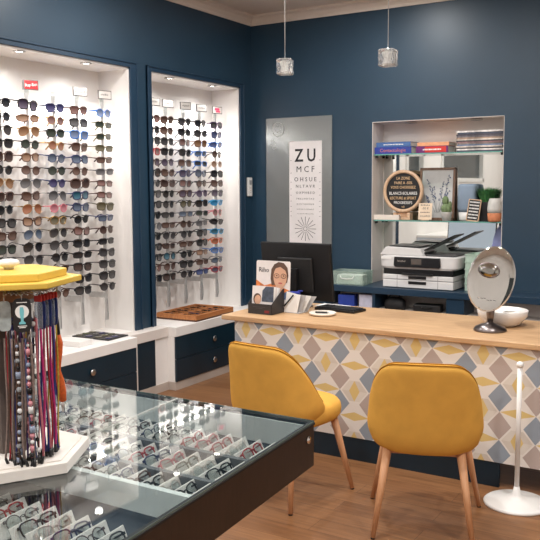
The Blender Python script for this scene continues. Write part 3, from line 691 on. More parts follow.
SLOT = [('clear', TAGC, [(PUR, .003), (PNK, .0032)], 'magenta and purple cord on the clear tag, leftmost of the tagged row'),
        ('blue', TAGB, [(NVY, .003), (MAG, .0026)], 'navy and dusty pink cord on the second tag of the row'),
        ('clear', TAGC, [(BLU, .003), (RDC, .0026)], 'blue and red cord on the clear third tag of the row'),
        ('blue', TAGB, [(YLC, .0022), (PNK, .0028)], 'yellow and magenta cord on the fourth tag of the row'),
        ('clear', TAGC, [(PUR, .003), (NVY, .0028)], 'purple and navy cord on the clear fifth tag of the row'),
        ('blue', TAGB, [(RDC, .0045), (YLC, .0022)], 'thick dark red cord on the last blue tag of the row')]
for i, (nm, tm, straps, lab) in enumerate(SLOT):
    f = i/5; a, b = .086+.046*f, .110-.085*f; arm(a, b)
    c_ = cord(a, b, ZT-.016, .045, lab, straps, (tm, .022, .080, .003, rad(20)), None, seed=40+i)
    pr = M(Matrix.Rotation(rad(20), 4, 'Z')); pr.box(-.011, .011, -.003, .003, ZT-.020, ZT-.004); pr.build('tag_header', TAGR, c_, bevel=.002)
# thick orange cord
t = thing('spectacle_cord', 'thick orange knotted fabric cord at the right side of the cord stand', 'cord', (HX+RV.x*.143, HY+RV.y*.143, HZ), 0, 'spectacle cords on the stand'); arm(.143, 0)
M().tube([(0, 0, .484), (0, 0, .40)], .002, 6).build('hang_loop', SILVER, t)
M().cyl((0, 0, .345), (0, 0, .402), .007, .003, 10).build('clasp', BLACK, t)
P = [tuple(RV*q+Vector((0, 0, z))) for q, z in ((0, .355), (.002, .33), (-.002, .30), (-.006, .27), (-.004, .25), (.002, .22), (.006, .19), (.008, .165))]
M().tube(P, [.006, .0105, .012, .0115, .008, .0115, .0115, .009], 10).build('strap', ORG, t)
M().tube([tuple(Vector(P[4])+RV*-.004+TV*-.008), tuple(RV*-.008+TV*-.008+Vector((0, 0, .21))), tuple(RV*-.002+TV*-.006+Vector((0, 0, .165)))], [.006, .008, .006], 8).build('strap', NVY, t)
M().cyl(tuple(RV*.006+Vector((0, 0, .165))), tuple(RV*.008+Vector((0, 0, .135))), .006, .004, 8).build('rubber_tip', SILVER, t)
# black hang tag and the cut-off pale one
def tagcard(a, b, label, colr, w_, h_, zt, yaw_, seed):
    p = RV*a+TV*b; arm(a, b)
    t = thing('hang_tag', label, 'hang tag', (HX+p.x, HY+p.y, HZ), rad(50), 'hang tags on the stand')
    n = 28; M().prism([(sgnpow(math.cos(2*PI*k/n), .55)*w_/2, sgnpow(math.sin(2*PI*k/n), .45)*h_/2+zt-h_/2) for k in range(n)], -.0015, .0015, 'y').build('card', colr, t)
    M().tube([(0, 0, zt-.006), (0, -.002, zt+.004), (0, 0, .484)], .0014, 6).build('hang_loop', SILVER, t)
    return t
t = tagcard(.041, .172, 'black oval-cornered hang tag with a pale blue figure in a white circle', TAGK, .047, .088, .478, 0, 1)
zc = .433
q = M(); q.prism([(.017*math.cos(2*PI*k/28), zc+.010+.017*math.sin(2*PI*k/28)) for k in range(28)], -.0023, -.0016, 'y'); q.build('white_disc', PAPER, t)
AQ = mat('aqua_print', (120, 196, 204), .5, noise=.03)
q = M(); q.prism([(-.005, zc+.022), (.003, zc+.022), (.005, zc+.012), (.003, zc-.014), (.008, zc-.018), (.008, zc-.022), (-.008, zc-.022), (-.008, zc-.018), (-.003, zc-.014), (-.006, zc+.008)], -.0033, -.0025, 'y'); q.build('aqua_figure', AQ, t)
q = M()
for dx, dz, wv in ((0, -.027, .022), (0, -.031, .016), (0, .034, .026)): q.box(dx-wv/2, dx+wv/2, -.0025, -.0016, zc+dz-.001, zc+dz+.001)
q.build('print_line', PAPER, t)
tagcard(-.004, .168, 'pale rounded hang tag cut off by the photo\'s left edge', mat('hang_tag_pale', (170, 178, 176), .5, noise=.1, nscale=60), .032, .078, .470, 0, 2)
o = arms.build('hook_arms', SILVER, st)
# ------------------------------------------------------------------ pendants over the desk
CRY = bpy.data.materials.new('crystal'); CRY.use_nodes = True; b_ = CRY.node_tree.nodes['Principled BSDF']
b_.inputs['Base Color'].default_value = (1, 1, 1, 1); b_.inputs['Transmission Weight'].default_value = .9; b_.inputs['Roughness'].default_value = .04; b_.inputs['IOR'].default_value = 1.5
SPARKLE = mat('sparkle_crystal', (225, 222, 216), .12, .25, noise=.15, nscale=120)
BULB_GLOW = emis('added_bulb_glow', (255, 226, 190), 5.)  # weak glow added inside the crystal; the pendants themselves hang unlit
for (px, py, pz, rz, lab) in ((-2.578, 4.4, 2.325, 20, 'crystal cube pendant on a thin wire, the left one near the eye chart'), (-1.885, 4.4, 2.32, 4, 'crystal cube pendant on a thin wire, the right one above the shelf niche')):
    t = thing('pendant_lamp', lab, 'pendant lamp', (px, py, pz), rad(rz), 'crystal pendants over the desk')
    m = M(); h = .048
    # cube of faceted glass: outer skin, plus an inner core added only for sparkle
    n = 24; rings = []
    for zz, sc in ((-h, .86), (-h*.86, 1.), (-h*.3, .96), (0, 1.), (h*.4, .96), (h*.86, 1.), (h, .86)):
        rings.append([(sc*h*sgnpow(math.cos(2*PI*k/n), .26)*(1+.05*math.cos(k*2.2+zz*60)), sc*h*sgnpow(math.sin(2*PI*k/n), .26)*(1+.05*math.sin(k*1.7+zz*90)), zz) for k in range(n)])
    m.loft(rings, 0, False); m.build('crystal_cube', CRY, t)
    M().cyl((0, 0, .0), (0, 0, .044), .013, .015, 16).build('bulb_socket', SILVER, t); q = M(); q.loft([[(.030*sc*math.cos(PI*k/3+zz*40), .030*sc*math.sin(PI*k/3+zz*40), zz) for k in range(6)] for zz, sc in ((-.040, .5), (-.032, 1.), (.0, .8), (.030, 1.), (.038, .7))], 0, False); q.build('added_sparkle_core', SPARKLE, t)
    M().cyl((0, 0, .0455), (0, 0, .050), .035, .035, 20).build('cap', CHROME, t)
    M().ball((0, 0, -.020), .008, 10).build('bulb', BULB_GLOW, t)
    M().cyl((0, 0, .05), (0, 0, ZC-pz-.02), .0022, .0022, 8).build('wire', mat('grey_wire', (170, 166, 162), .4, noise=.03), t)
    M().cyl((0, 0, ZC-pz-.022), (0, 0, ZC-pz-.0005), .045, .045, 24).build('ceiling_cap', SILVER, t)
# ------------------------------------------------------------------ eye test panel and chart
PAN = bpy.data.materials.new('satin_grey_mirror'); PAN.use_nodes = True; b_ = PAN.node_tree.nodes['Principled BSDF']
b_.inputs['Base Color'].default_value = lin((146, 150, 150)); b_.inputs['Metallic'].default_value = .55; b_.inputs['Roughness'].default_value = .24
t = thing('test_panel', 'grey satin mirror panel on the navy wall behind the eye chart', 'panel', (-3.505, YB-.001, 1.49))
M().box(-.333, .333, -.012, 0, -.70, .70).build('panel', PAN, t, bevel=.002)
ET = mat('etched_white', (205, 205, 203), .6, noise=.03)
m = M(); m.tube([(-.205+.062*math.cos(2*PI*k/28), -.0128, .60+.062*math.sin(2*PI*k/28)) for k in range(28)], .0018, 5, True)
for q in range(7): a = 2*PI*q/7; m.ball((-.205+.03*math.cos(a), -.0128, .60+.03*math.sin(a)), .004, 8)
for (x, z, r) in ((-.265, .50, .010), (-.235, .475, .006), (-.25, .44, .014), (-.275, .46, .006), (-.228, .435, .005)): m.tube([(x+r*math.cos(2*PI*k/10), -.0128, z+r*math.sin(2*PI*k/10)) for k in range(10)], .0014, 5, True)
m.build('etched_mark', ET, t)
t = thing('eye_chart', 'tall white eye chart with black letters and a ray star at its foot', 'eye chart', (-3.43, YB-.0145, 1.53))
CW, CH = .163, .447
M().box(-CW, CW, -.004, 0, -CH, CH).build('board', mat('chart_white', (222, 217, 216), .6, noise=.01), t)
rows_ = [('Z U', .155, .318, .0, .84), ('M C F', .074, .20, 0, 1.), ('O H S U E', .052, .112, 0, 1.), ('N L T A V R', .036, .052, 0, 1.05), ('O X P H B E D', .029, -.005, 0, 1.05), ('F K E L H O T A Z', .020, -.058, 0, 1.15), ('E C U T H D K N R', .016, -.105, 0, 1.3), ('H D U A T C H N R Z', .013, -.150, 0, 1.4), ('C L E N T U R D A H K', .011, -.190, 0, 1.5)]
for body, sz, z, dx, sx in rows_: text_part('letter_row', body, sz, INK, t, (dx, -.0045, z), FY, sx=sx, ext=.0005, bold=.02 if sz > .1 else 0.)
m = M()
for k in range(16):
    a = 2*PI*k/16; m.prism([(math.cos(a+d)*r, math.sin(a+d)*r-.322) for r, d in ((.028, -.05), (.108, -.022), (.108, .022), (.028, .05))], -.0048, -.0041, 'y')
m.build('ray_star', INK, t)
m = M(); m.tube([(.018*math.cos(2*PI*k/20), -.0045, -.322+.018*math.sin(2*PI*k/20)) for k in range(20)], .002, 5, True); m.build('ring', INK, t)
m = M()
for z in (.30, .19, .11, .05, -.005, -.058, -.105, -.15, -.19):
    for x in (-.145, .145): m.box(x-.006, x+.006, -.0046, -.0041, z-.022, z-.018)
m.build('margin_mark', GREYINK, t)
# ------------------------------------------------------------------ shelf niche
MIR = bpy.data.materials.new('mirror_silver'); MIR.use_nodes = True; b_ = MIR.node_tree.nodes['Principled BSDF']
b_.inputs['Base Color'].default_value = lin((225, 228, 226)); b_.inputs['Metallic'].default_value = 1.; b_.inputs['Roughness'].default_value = .02
o = M().box(-.535, .535, -.006, 0, -.54, .54).build('mirror_panel', MIR); o.location = (-2.25, RD-.001, 1.305)
tag(o, 'large mirror lining the back of the shelf niche below the top glass shelf', 'mirror')
SHG = glass_thin('shelf_glass', (214, 232, 226), 1., 0., 1.5)
SHE = mat('shelf_glass_edge', (104, 158, 148), .2, noise=.05)
for z, lab in ((1.846, 'upper glass shelf in the niche carrying books and magazines'), (1.298, 'lower glass shelf in the niche carrying the letter board and cactus')):
    t = thing('glass_shelf', lab, 'shelf', (-2.25, YB+.115, z), 0, 'glass shelves in the niche')
    M().box(-.535, .535, -.105, .105, -.010, 0).build('pane', SHG, t); M().box(-.535, .535, -.107, -.1055, -.010, 0).build('front_edge', SHE, t)
    for x in (-.525, .525):
        for y in (-.07, .07): M().box(x-.008, x+.008, y-.012, y+.012, -.030, -.011).build('clip', BLACK, t)
# bench
t = thing('wall_bench', 'navy wall-side worktop under the shelf niche carrying the printer', 'worktop', (0, 0, 0))
BZ, BF = .763, 5.93
m = M(); m.box(-3.10, -.85, BF, YB-.001, BZ-.052, BZ); m.box(R0+.013, R1-.013, YB-.001, RD-.008, BZ-.052, BZ); m.build('top', BLUEW, t, bevel=.002)
for x0, x1 in ((-3.10, -3.08), (-2.665, -2.64), (-2.04, -1.90), (-.87, -.85)): M().box(x0, x1, BF+.012, YB-.001, 0, BZ-.052).build('upright', BLUEW, t)
M().box(-3.08, -.87, YB-.02, YB-.001, .05, BZ-.052).build('back_board', CREAM, t)
M().box(-3.08, -.87, BF+.03, YB-.02, .56, .58).build('lower_shelf', CREAM, t)
def item(name, label, cat, loc, rz=0, group=None): return thing(name, label, cat, loc, rad(rz), group)
# books
def book(label, loc, rz, w, d, h, colr, title=None, tcol=None, tsz=.03, band=None):
    t = item('book', label, 'book', loc, rz, 'books on the upper glass shelf')
    cm_ = mat('cover_%d_%d_%d' % colr, colr, .45, noise=.05, nscale=30)
    m = M(); m.box(-w/2, w/2, -d/2, d/2, 0, .003); m.box(-w/2, w/2, -d/2, d/2, h-.003, h); m.box(-w/2, w/2, -d/2, -d/2+.004, .003, h-.003); m.build('cover', cm_, t, bevel=.001)
    M().box(-w/2+.004, w/2-.004, -d/2+.005, d/2-.004, .003, h-.003).build('pages', PAPER, t)
    if band: M().box(band[0], band[1], -d/2-.0006, -d/2, .004, h-.004).build('spine_band', mat('band_%d_%d_%d' % band[2], band[2], .5, noise=.05), t)
    if title == '~':
        q = M(); x = -w*.28; gq = random.Random(int(w*1000)+int(h*1000))
        while x < w*.30:
            a_ = gq.uniform(.006, .013); q.box(x, x+a_, -d/2-.0010, -d/2-.0003, h*.36+gq.uniform(0, .002), h*.62-gq.uniform(0, .003)); x += a_+gq.uniform(.002, .005)
        q.build('spine_lettering', tcol or PAPER, t)
    elif title: text_part('spine_title', title, tsz, tcol or PAPER, t, (0, -d/2-.0008, h/2), FY)
S1 = 1.8465
ORT = mat('orange_title', (206, 120, 110), .5, noise=.03)
book('thick blue book with an orange spine title, bottom left of the upper shelf', (-2.625, 6.335, S1), 1, .325, .19, .056, (44, 62, 146), 'Contactologie', ORT, .040)
book('grey-blue book lying on top of the thick blue book', (-2.62, 6.338, S1+.057), -2, .31, .18, .040, (70, 104, 156), '~', PAPER, .020)
book('purple book with a red spine panel, under the orange-cream book', (-2.285, 6.335, S1), 0, .27, .19, .054, (104, 36, 104), '~', PAPER, .020, (-.06, .12, (204, 50, 44)))
book('orange-cream book lying on top of the purple book', (-2.28, 6.337, S1+.055), 2, .265, .185, .030, (222, 158, 116))
g = random.Random(11); zz = S1
MC = [(60, 66, 80), (208, 200, 196), (52, 50, 54), (186, 176, 168), (88, 110, 140), (120, 112, 108), (124, 96, 96), (44, 46, 52), (200, 190, 180), (150, 128, 112), (96, 92, 96), (70, 66, 76)]
for k in range(14):
    h = g.uniform(.0095, .0145)
    o = M().box(-.185, .185, -.10, .10, 0, h-.0006).build('magazine', [mat('mag_%d' % k, MC[k % 12], .35, noise=.25, nscale=25)], None); o.location = (-1.893+g.uniform(-.012, .006), 6.335, zz); o.rotation_euler.z = rad(g.uniform(-1.5, 1.5)); zz += h
    tag(o, 'magazine in the pile on the upper glass shelf, %s from the bottom' % ordinal(k), 'magazine', 'magazines piled on the upper shelf')
# lower shelf things
S2 = 1.2985
t = item('letter_board', 'round black letter board in a pale wooden hoop on the lower glass shelf', 'letter board', (-2.555, 6.315, S2))
m = M(Matrix.Translation((0, 0, .238)) @ Matrix.Rotation(PI/2, 4, 'X')); m.lathe([(.150, -.016), (.172, -.016), (.178, -.008), (.178, .012), (.170, .020), (.158, .020), (.150, .012), (.150, -.016)], 56, cap=False); m.build('hoop', PALEW, t)
q = M(Matrix.Translation((0, 0, .238)) @ Matrix.Rotation(PI/2, 4, 'X')); q.lathe([(.001, -.012), (.152, -.012), (.152, .006), (.001, .006)], 48, smooth=False); q.build('felt_board', BLACKM, t)
GOLDL = mat('gold_letters', (226, 188, 142), .5, noise=.03)
for body, z, sz, mm, sx in (('LA ZONE', .345, .034, GOLDL, .85), ('PAIRE A -50%', .307, .033, GOLDL, .85), ('VOUS CHOISISSEZ', .270, .032, GOLDL, .85), ('BLANCS\u25cfSOLAIRES'.replace('\u25cf', '\u2022'), .220, .036, PAPER, .84), ('LECTURE # SPORT', .180, .033, GOLDL, .86), ('PROGRESSIFS', .142, .033, PAPER, .85), ('<3', .106, .026, GOLDL, 1.)):
    text_part('letter_row', body, sz, mm, t, (0, -.0068, z), FY, sx=sx, ext=.0008)
m = M(); m.box(-.075, .075, -.035, .035, 0, .020); m.box(-.075, -.05, -.035, .035, .020, .060); m.box(.05, .075, -.035, .035, .020, .060); m.box(-.05, .05, .01, .03, .02, .06); m.build('stand', PALEW, t, bevel=.003)
o = M().box(-.115, .115, -.02, .02, 0, .042).build('carton', mat('cream_carton', (226, 216, 204), .6, noise=.02), None, bevel=.002); o.location = (-2.675, 6.255, S2)
tag(o, 'long low cream carton in front of the round letter board', 'box')
t = item('framed_print', 'framed botanical print with blue-grey flower sprigs leaning in the niche', 'picture', (-2.296, 6.40, S2)); t.rotation_euler = (rad(-4), 0, 0)
FRW = wood('frame_wood', (110, 82, 66), (136, 104, 84), (12, 12, 2), 6)
m = M(); W2, H2 = .152, .432
for a in ((-W2, -W2+.018, 0, H2), (W2-.018, W2, 0, H2), (-W2, W2, 0, .018), (-W2, W2, H2-.018, H2)): m.box(a[0], a[1], -.012, .012, a[2], a[3])
m.build('frame', FRW, t, bevel=.001)
M().box(-W2+.016, W2-.016, .0, .008, .016, H2-.016).build('sheet', mat('print_grey', (196, 196, 194), .35, noise=.02), t)
SPR = mat('sprig_blue', (74, 84, 112), .6, noise=.2, nscale=60); SPG = mat('sprig_stem', (106, 112, 108), .6, noise=.1)
g = random.Random(4); sp_ = M(); sm_ = M()
for (x0, z0, x1, z1) in ((.0, .06, -.085, .33), (.0, .06, -.035, .27), (.01, .06, .045, .31), (.02, .06, .10, .36), (.02, .06, .10, .24), (-.01, .06, -.10, .20)):
    sm_.tube([(x0, -.0010, z0), ((x0+x1)/2+.008, -.0010, (z0+z1)/2), (x1, -.0010, z1)], .0013, 5)
    for k in range(16):
        f = .42+.58*k/15; x = x0+(x1-x0)*f; z = z0+(z1-z0)*f; a = g.uniform(0, 2*PI); r = g.uniform(.005, .011)
        cx = x+g.uniform(-.011, .011); cz = z+g.uniform(-.006, .006)
        sp_.prism([(cx+r*math.cos(a)*math.cos(q)-r*.45*math.sin(a)*math.sin(q), cz+r*math.sin(a)*math.cos(q)+r*.45*math.cos(a)*math.sin(q)) for q in [2*PI*w_/8 for w_ in range(8)]], -.0012-.0001*k, -.0002, 'y')
sm_.build('printed_stem', SPG, t); sp_.build('printed_blossom', SPR, t)
t = item('price_card', 'small cream handwritten card standing before the framed print', 'card', (-2.345, 6.265, S2)); t.rotation_euler = (rad(-8), 0, rad(4))
M().box(-.057, .057, -.001, .001, .006, .142).build('card', mat('cream_card', (224, 202, 176), .6, noise=.02), t)
for body, z, sz in (('-30 \u20ac', .098, .026), ('SOLAIRES', .034, .020)): text_part('letter_row', body, sz, GREYINK, t, (0, -.0016, z), FY, ext=.0003)
M().box(-.03, .03, -.012, .012, 0, .006).build('foot', PALEW, t)
q = M()
for z in (.126, .066):
    for k in range(6): q.box(-.040+.0135*k, -.031+.0135*k, -.0018, -.0011, z-.004, z+.004-.002*(k % 2))
q.build('small_print', GREYINK, t)
GRN = mat('cactus_green', (112, 132, 92), .7, noise=.18, nscale=50, bump=.3, bscale=120)
t = item('potted_cactus', 'small cactus in a white pot between the cream card and the speaker', 'plant', (-2.163, 6.27, S2))
M().lathe([(.001, 0), (.034, 0), (.044, .066), (.046, .070), (.040, .070), (.038, .060), (.001, .058)], 28).build('pot', WPLAST, t)
def ribbed(c, r, h, nr=9):
    rg = []
    for i in range(11):
        f = i/10; z = c[2]+h*f; rr_ = r*math.sqrt(max(.0, 1-(2*f-.9)**2/1.25)) if f < 1 else r*.1
        rg.append([(c[0]+rr_*(1+.10*math.cos(nr*2*PI*k/36))*math.cos(2*PI*k/36), c[1]+rr_*(1+.10*math.cos(nr*2*PI*k/36))*math.sin(2*PI*k/36), z) for k in range(36)])
    return M().loft(rg, 0, True)
ribbed((0, 0, .056), .040, .088).build('cactus_body', GRN, t); ribbed((-.010, 0, .128), .026, .072, 8).build('cactus_head', GRN, t); ribbed((.030, -.006, .108), .014, .05, 7).build('cactus_arm', GRN, t)
t = item('smart_speaker', 'tall blue-grey fabric speaker with a white base on the lower glass shelf', 'speaker', (-2.022, 6.376, S2))
def sq(rx, ry, z, e=3.2, n=36): return [(rx*sgnpow(math.cos(2*PI*k/n), 2/e), ry*sgnpow(math.sin(2*PI*k/n), 2/e), z) for k in range(n)]
M().loft([sq(.060, .048, .0), sq(.066, .054, .012), sq(.070, .056, .070)], 0, True).build('base', WPLAST, t)
M().loft([sq(.072, .058, .070), sq(.078, .062, .10), sq(.078, .062, .27), sq(.074, .058, .288), sq(.055, .042, .296)], 0, True).build('fabric_body', mat('speaker_fabric', (134, 150, 168), .9, noise=.05, nscale=300, bump=.3, bscale=900), t)
t = item('sign_board', 'small black letter board in a wooden frame leaning before the speaker', 'letter board', (-1.945, 6.25, S2)); t.rotation_euler = (rad(-8), rad(5), rad(-4))
m = M(); W2, H2 = .052, .175
for a in ((-W2, -W2+.006, 0, H2), (W2-.006, W2, 0, H2), (-W2, W2, 0, .008), (-W2, W2, H2-.006, H2)): m.box(a[0], a[1], -.006, .006, a[2], a[3])
m.build('frame', PALEW, t); M().box(-W2+.005, W2-.005, -.002, .004, .005, H2-.004).build('felt_board', BLACKM, t)
g = random.Random(9); m = M()
for r in range(6):
    x = -.040
    while x < .034: w_ = g.uniform(.005, .010); m.box(x, x+w_, -.0034, -.002, .152-.025*r-.005, .152-.025*r+.005); x += w_+g.uniform(.002, .004)
m.build('letter_row', PAPER, t)
GRS = mat('grass_green', (52, 112, 62), .7, noise=.25, nscale=50); GRS2 = mat('grass_green_light', (84, 142, 82), .7, noise=.2, nscale=50)
t = item('potted_grass', 'green grass plant in a dark square pot, right of the small letter board', 'plant', (-1.868, 6.365, S2))
M().loft([[(x*a, y*a, z) for x, y in ((-1, -1), (1, -1), (1, 1), (-1, 1))] for a, z in ((.040, 0), (.050, .15), (.050, .152), (.044, .152), (.043, .14))], 0, False).build('pot', mat('dark_pot', (40, 38, 40), .6, noise=.1), t)
g = random.Random(21); m = M()
for k in range(700):
    a = g.uniform(0, 2*PI); r0 = .042*math.sqrt(g.random()); sp_r = g.uniform(.02, .105); h = g.uniform(.07, .135); a2 = a+g.uniform(-.5, .5)
    p0 = Vector((r0*math.cos(a), r0*math.sin(a), .145)); p1 = p0+Vector((sp_r*.4*math.cos(a2), sp_r*.4*math.sin(a2), h*.7)); p2 = p0+Vector((max(-.07, sp_r*math.cos(a2)), min(.03, sp_r*.8*math.sin(a2)), h*g.uniform(.7, 1.)))
    d = Vector((-math.sin(a2), math.cos(a2), 0))*.0036
    m.add([p0-d, p0+d, p1+d*.8, p1-d*.8, p2], [(0, 1, 2, 3), (3, 2, 4)], k % 2)
o = m.build('grass', [GRS, GRS2], t)
t = item('ceramic_vase', 'rounded grey-white vase with a bare terracotta foot at the shelf\'s right end', 'vase', (-1.770, 6.255, S2))
M().lathe([(.001, 0), (.044, 0), (.050, .01), (.055, .068)], 32).build('terracotta_foot', mat('terracotta', (196, 124, 86), .8, noise=.06), t)
M().lathe([(.0552, .068), (.056, .10), (.052, .14), (.042, .178), (.036, .182), (.034, .176), (.045, .13), (.001, .09)], 32).build('glazed_body', mat('vase_glaze', (198, 196, 190), .5, noise=.03), t)
# ------------------------------------------------------------------ printer
t = item('printer', 'large white and black multifunction printer with its feeder tray raised', 'printer', (-2.298, 6.155, BZ+.001), 0)
PW = mat('printer_white', (222, 220, 218), .4, noise=.01); PB = mat('printer_black', (20, 20, 22), .3, noise=.05)
for z0, z1, nm in ((.004, .066, 'paper_drawer'), (.069, .108, 'paper_drawer')):
    d = M().box(-.295, .295, -.165, .15, z0, z1).build(nm, PW, t, bevel=.006)
    M().box(-.075, .075, -.170, -.1652, z1-.030, z1-.006).build('grip', PB, d, bevel=.003)
    M().box(-.172, -.169, -.1656, -.164, z0+.002, z1-.002).build('seam', mat('seam_grey', (120, 118, 116), .5), d); M().box(.169, .172, -.1656, -.164, z0+.002, z1-.002).build('seam', mat('seam_grey', (120, 118, 116), .5), d)
M().box(-.29, .29, -.155, .15, .109, .155).build('output_slot', PB, t)
m = M(); m.loft([[(x, y, z) for x, y in ((-.29+i, -.155-j), (.29-i, -.155-j), (.29-i, .15), (-.29+i, .15))] for z, i, j in ((.1, .02, -.0), (.112, .02, .03), (.118, .02, .035))], 0, False)
M().box(-.13, .13, -.185, -.15, .113, .122).build('output_tray', PB, t, bevel=.002)
m = M(); m.loft([sq(.300, .160, .155, 9, 48), sq(.326, .168, .172, 9, 48), sq(.332, .170, .255, 9, 48), sq(.315, .160, .262, 9, 48)], 0, False); m.build('scanner_body', PW, t)
m = M(); m.prism([(-.185, .172), (.185, .172), (.195, .184), (.190, .252), (-.190, .252), (-.195, .184)], -.186, -.165, 'y'); cp = m.build('control_panel', PB, t, bevel=.003)
M().box(-.045, .040, -.1872, -.1862, .196, .240).build('screen', mat('dim_screen', (92, 84, 78), .2, noise=.06), cp)
text_part('brand_mark', 'brother', .022, PLINTH, cp, (-.125, -.1868, .220), FY)
M().box(-.31, -.22, -.1705, -.1695, .23, .25).build('sticker', PAPER, t)
m = M(); m.prism([(-.325, .263), (.05, .263), (.02, .320), (-.27, .330)], -.165, .15, 'y'); m.build('feeder_housing', PW, t, bevel=.004)
M().box(-.262, .01, -.12, .14, .326, .338).build('feeder_cover', PB, t, bevel=.004)
m = M(); m.prism([(-.02, .285), (.05, .272), (.06, .282), (.0, .30)], -.12, .12, 'y'); m.build('feeder_mouth', PB, t)
m = M(Matrix.Translation((.02, .03, .296)) @ Matrix.Rotation(rad(-27), 4, 'Y')); m.box(0, .29, -.125, .11, 0, .008); m.build('raised_feeder_tray', PB, t, bevel=.002)
M().box(.06, .30, -.15, .14, .263, .275).build('lid', mat('printer_grey', (70, 70, 72), .4, noise=.05), t, bevel=.003)
# mint crates
MINT = mat('mint_plastic', (178, 200, 184), .4, noise=.03, nscale=15)
def crate(label, loc, w, d, h, rz, group, mt):
    t = item('storage_crate', label, 'crate', loc, rz, group); th = .004
    m = M(); m.box(-w/2, w/2, -d/2, d/2, 0, th); m.build('base', mt, t)
    for (x0, x1, y0, y1) in ((-w/2, w/2, -d/2, -d/2+th), (-w/2, w/2, d/2-th, d/2), (-w/2, -w/2+th, -d/2+th, d/2-th), (w/2-th, w/2, -d/2+th, d/2-th)):
        M().box(x0, x1, y0, y1, th, h-.006).build('wall', mt, t)
    m = M(); o_ = .006
    for (x0, x1, y0, y1) in ((-w/2-o_, w/2+o_, -d/2-o_, -d/2+th), (-w/2-o_, w/2+o_, d/2-th, d/2+o_), (-w/2-o_, -w/2+th, -d/2+th, d/2-th), (w/2-th, w/2+o_, -d/2+th, d/2-th)): m.box(x0, x1, y0, y1, h-.008, h-.001)
    m.build('rim', mt, t, bevel=.001); return t
for k in range(5):
    crate('mint plastic crate right of the printer, %s of its stack from the bottom' % ordinal(k), (-1.832, 6.20, BZ+.001+.057*k), .215, .24, .057, 0, 'mint crates stacked beside the printer', MINT)
MINT2 = glass_thin('pale_green_plastic', (242, 248, 244), .6, .1, 1.45, .22, (212, 228, 218))
t = crate('translucent pale green crate on the worktop left of the shelf niche', (-2.905, 6.06, BZ+.001), .29, .20, .115, 2, None, MINT2)
M().tube([(-.06, -.102, .075), (-.05, -.108, .055), (0, -.110, .05), (.05, -.108, .055), (.06, -.102, .075)], .004, 8).build('handle', WPLAST, t)
for k in range(3):
    o = M().box(-.11, .11, -.07, .07, 0, .024).build('paper_bundle', PAPER, None, bevel=.002); o.location = (-2.905, 6.06, BZ+.0055+.0245*k); o.rotation_euler.z = rad(2+2*k)
    tag(o, 'white paper bundle inside the pale green crate, %s from the bottom' % ordinal(k), 'paper', 'paper bundles in the green crate')
LAV = mat('lavender_plastic', (150, 154, 204), .4, noise=.03)
t = item('lavender_panel', 'rounded lavender plastic panel standing behind the mint crates', 'panel', (-1.79, 6.405, BZ+.001), 0); t.rotation_euler = (rad(-4), rad(5), 0)
M().prism([(.072*sgnpow(math.cos(2*PI*k/30), .9), .26+.255*sgnpow(math.sin(2*PI*k/30), .8)) for k in range(30)], -.006, .006, 'y', 0, True).build('panel', LAV, t)
M().box(-.03, .03, -.012, .012, 0, .014).build('foot', BLACK, t)
# things under the bench
t = item('shoulder_bag', 'dark bag slumped in the open compartment under the printer', 'bag', (-2.50, 6.03, .581)); m = M()
m.loft([sq(.09*a, .05*b, z) for a, b, z in ((.9, .9, 0), (1, 1, .03), (.95, .9, .07), (.6, .5, .10), (.2, .2, .105))], 0, True); m.build('body', BLACKM, t); M().tube([(-.06, 0, .09), (-.04, 0, .118), (.03, 0, .12), (.06, 0, .09)], .006, 8).build('strap', BLACK, t)
t = item('tool_case', 'flat dark case beside the slumped bag under the printer', 'case', (-2.22, 6.04, .581), 6); M().box(-.11, .11, -.06, .06, 0, .06).build('body', BLACKM, t, bevel=.008); M().tube([(-.04, -.062, .04), (-.03, -.074, .04), (.03, -.074, .04), (.04, -.062, .04)], .004, 6).build('handle', BLACK, t)
WBL = mat('pale_lilac_carton', (206, 206, 224), .5, noise=.05); BLC = mat('blue_carton', (36, 62, 150), .4, noise=.05)
o = M().box(-.06, .06, -.05, .05, 0, .11).build('carton', [WBL]); o.location = (-2.735, 6.02, .581); tag(o, 'pale lilac carton on the shelf below the worktop, left of the bag', 'box')
o = M().box(-.07, .07, -.05, .05, 0, .10).build('carton', [BLC]); o.location = (-2.91, 6.0, .581); o.rotation_euler.z = rad(8); tag(o, 'blue carton on the shelf below the worktop, beneath the pale green crate', 'box')
# ------------------------------------------------------------------ things on the desk
DT = DZ+.001
t = item('monitor', 'black computer monitor seen from behind on the reception desk', 'monitor', (-2.59, 4.57, DT))
mm = M(Matrix.Translation((0, 0, .235)) @ Matrix.Rotation(rad(8), 4, 'X'))
mm.box(-.262, .262, -.012, .014, -.19, .195); mm.build('casing', BLACK, t, bevel=.006)
mm = M(Matrix.Translation((0, 0, .235)) @ Matrix.Rotation(rad(8), 4, 'X')); mm.box(-.13, .13, -.030, -.0125, -.13, .10); mm.build('rear_housing', BLACKM, t, bevel=.012)
mm = M(Matrix.Translation((0, 0, .235)) @ Matrix.Rotation(rad(8), 4, 'X')); mm.box(-.252, .252, .0142, .015, -.175, .185); mm.build('screen', emis('lit_screen', (186, 196, 208), .55), t)
M().box(-.03, .03, -.065, -.031, .012, .26).build('stand_neck', BLACK, t, bevel=.004); M().box(-.13, .09, -.15, .06, 0, .012).build('stand_base', mat('silver_grey_plastic', (128, 126, 124), .35, noise=.03), t, bevel=.004)
t = item('keyboard', 'black computer keyboard on the desk below the monitor', 'keyboard', (-2.275, 4.575, DT), -7)
m = M(); m.loft([[(x, y, z) for x, y in ((-.15, -.075), (.15, -.075), (.15, .075), (-.15, .075))] for z in (0, .016)], 0, False); m.build('case', BLACK, t, bevel=.004)
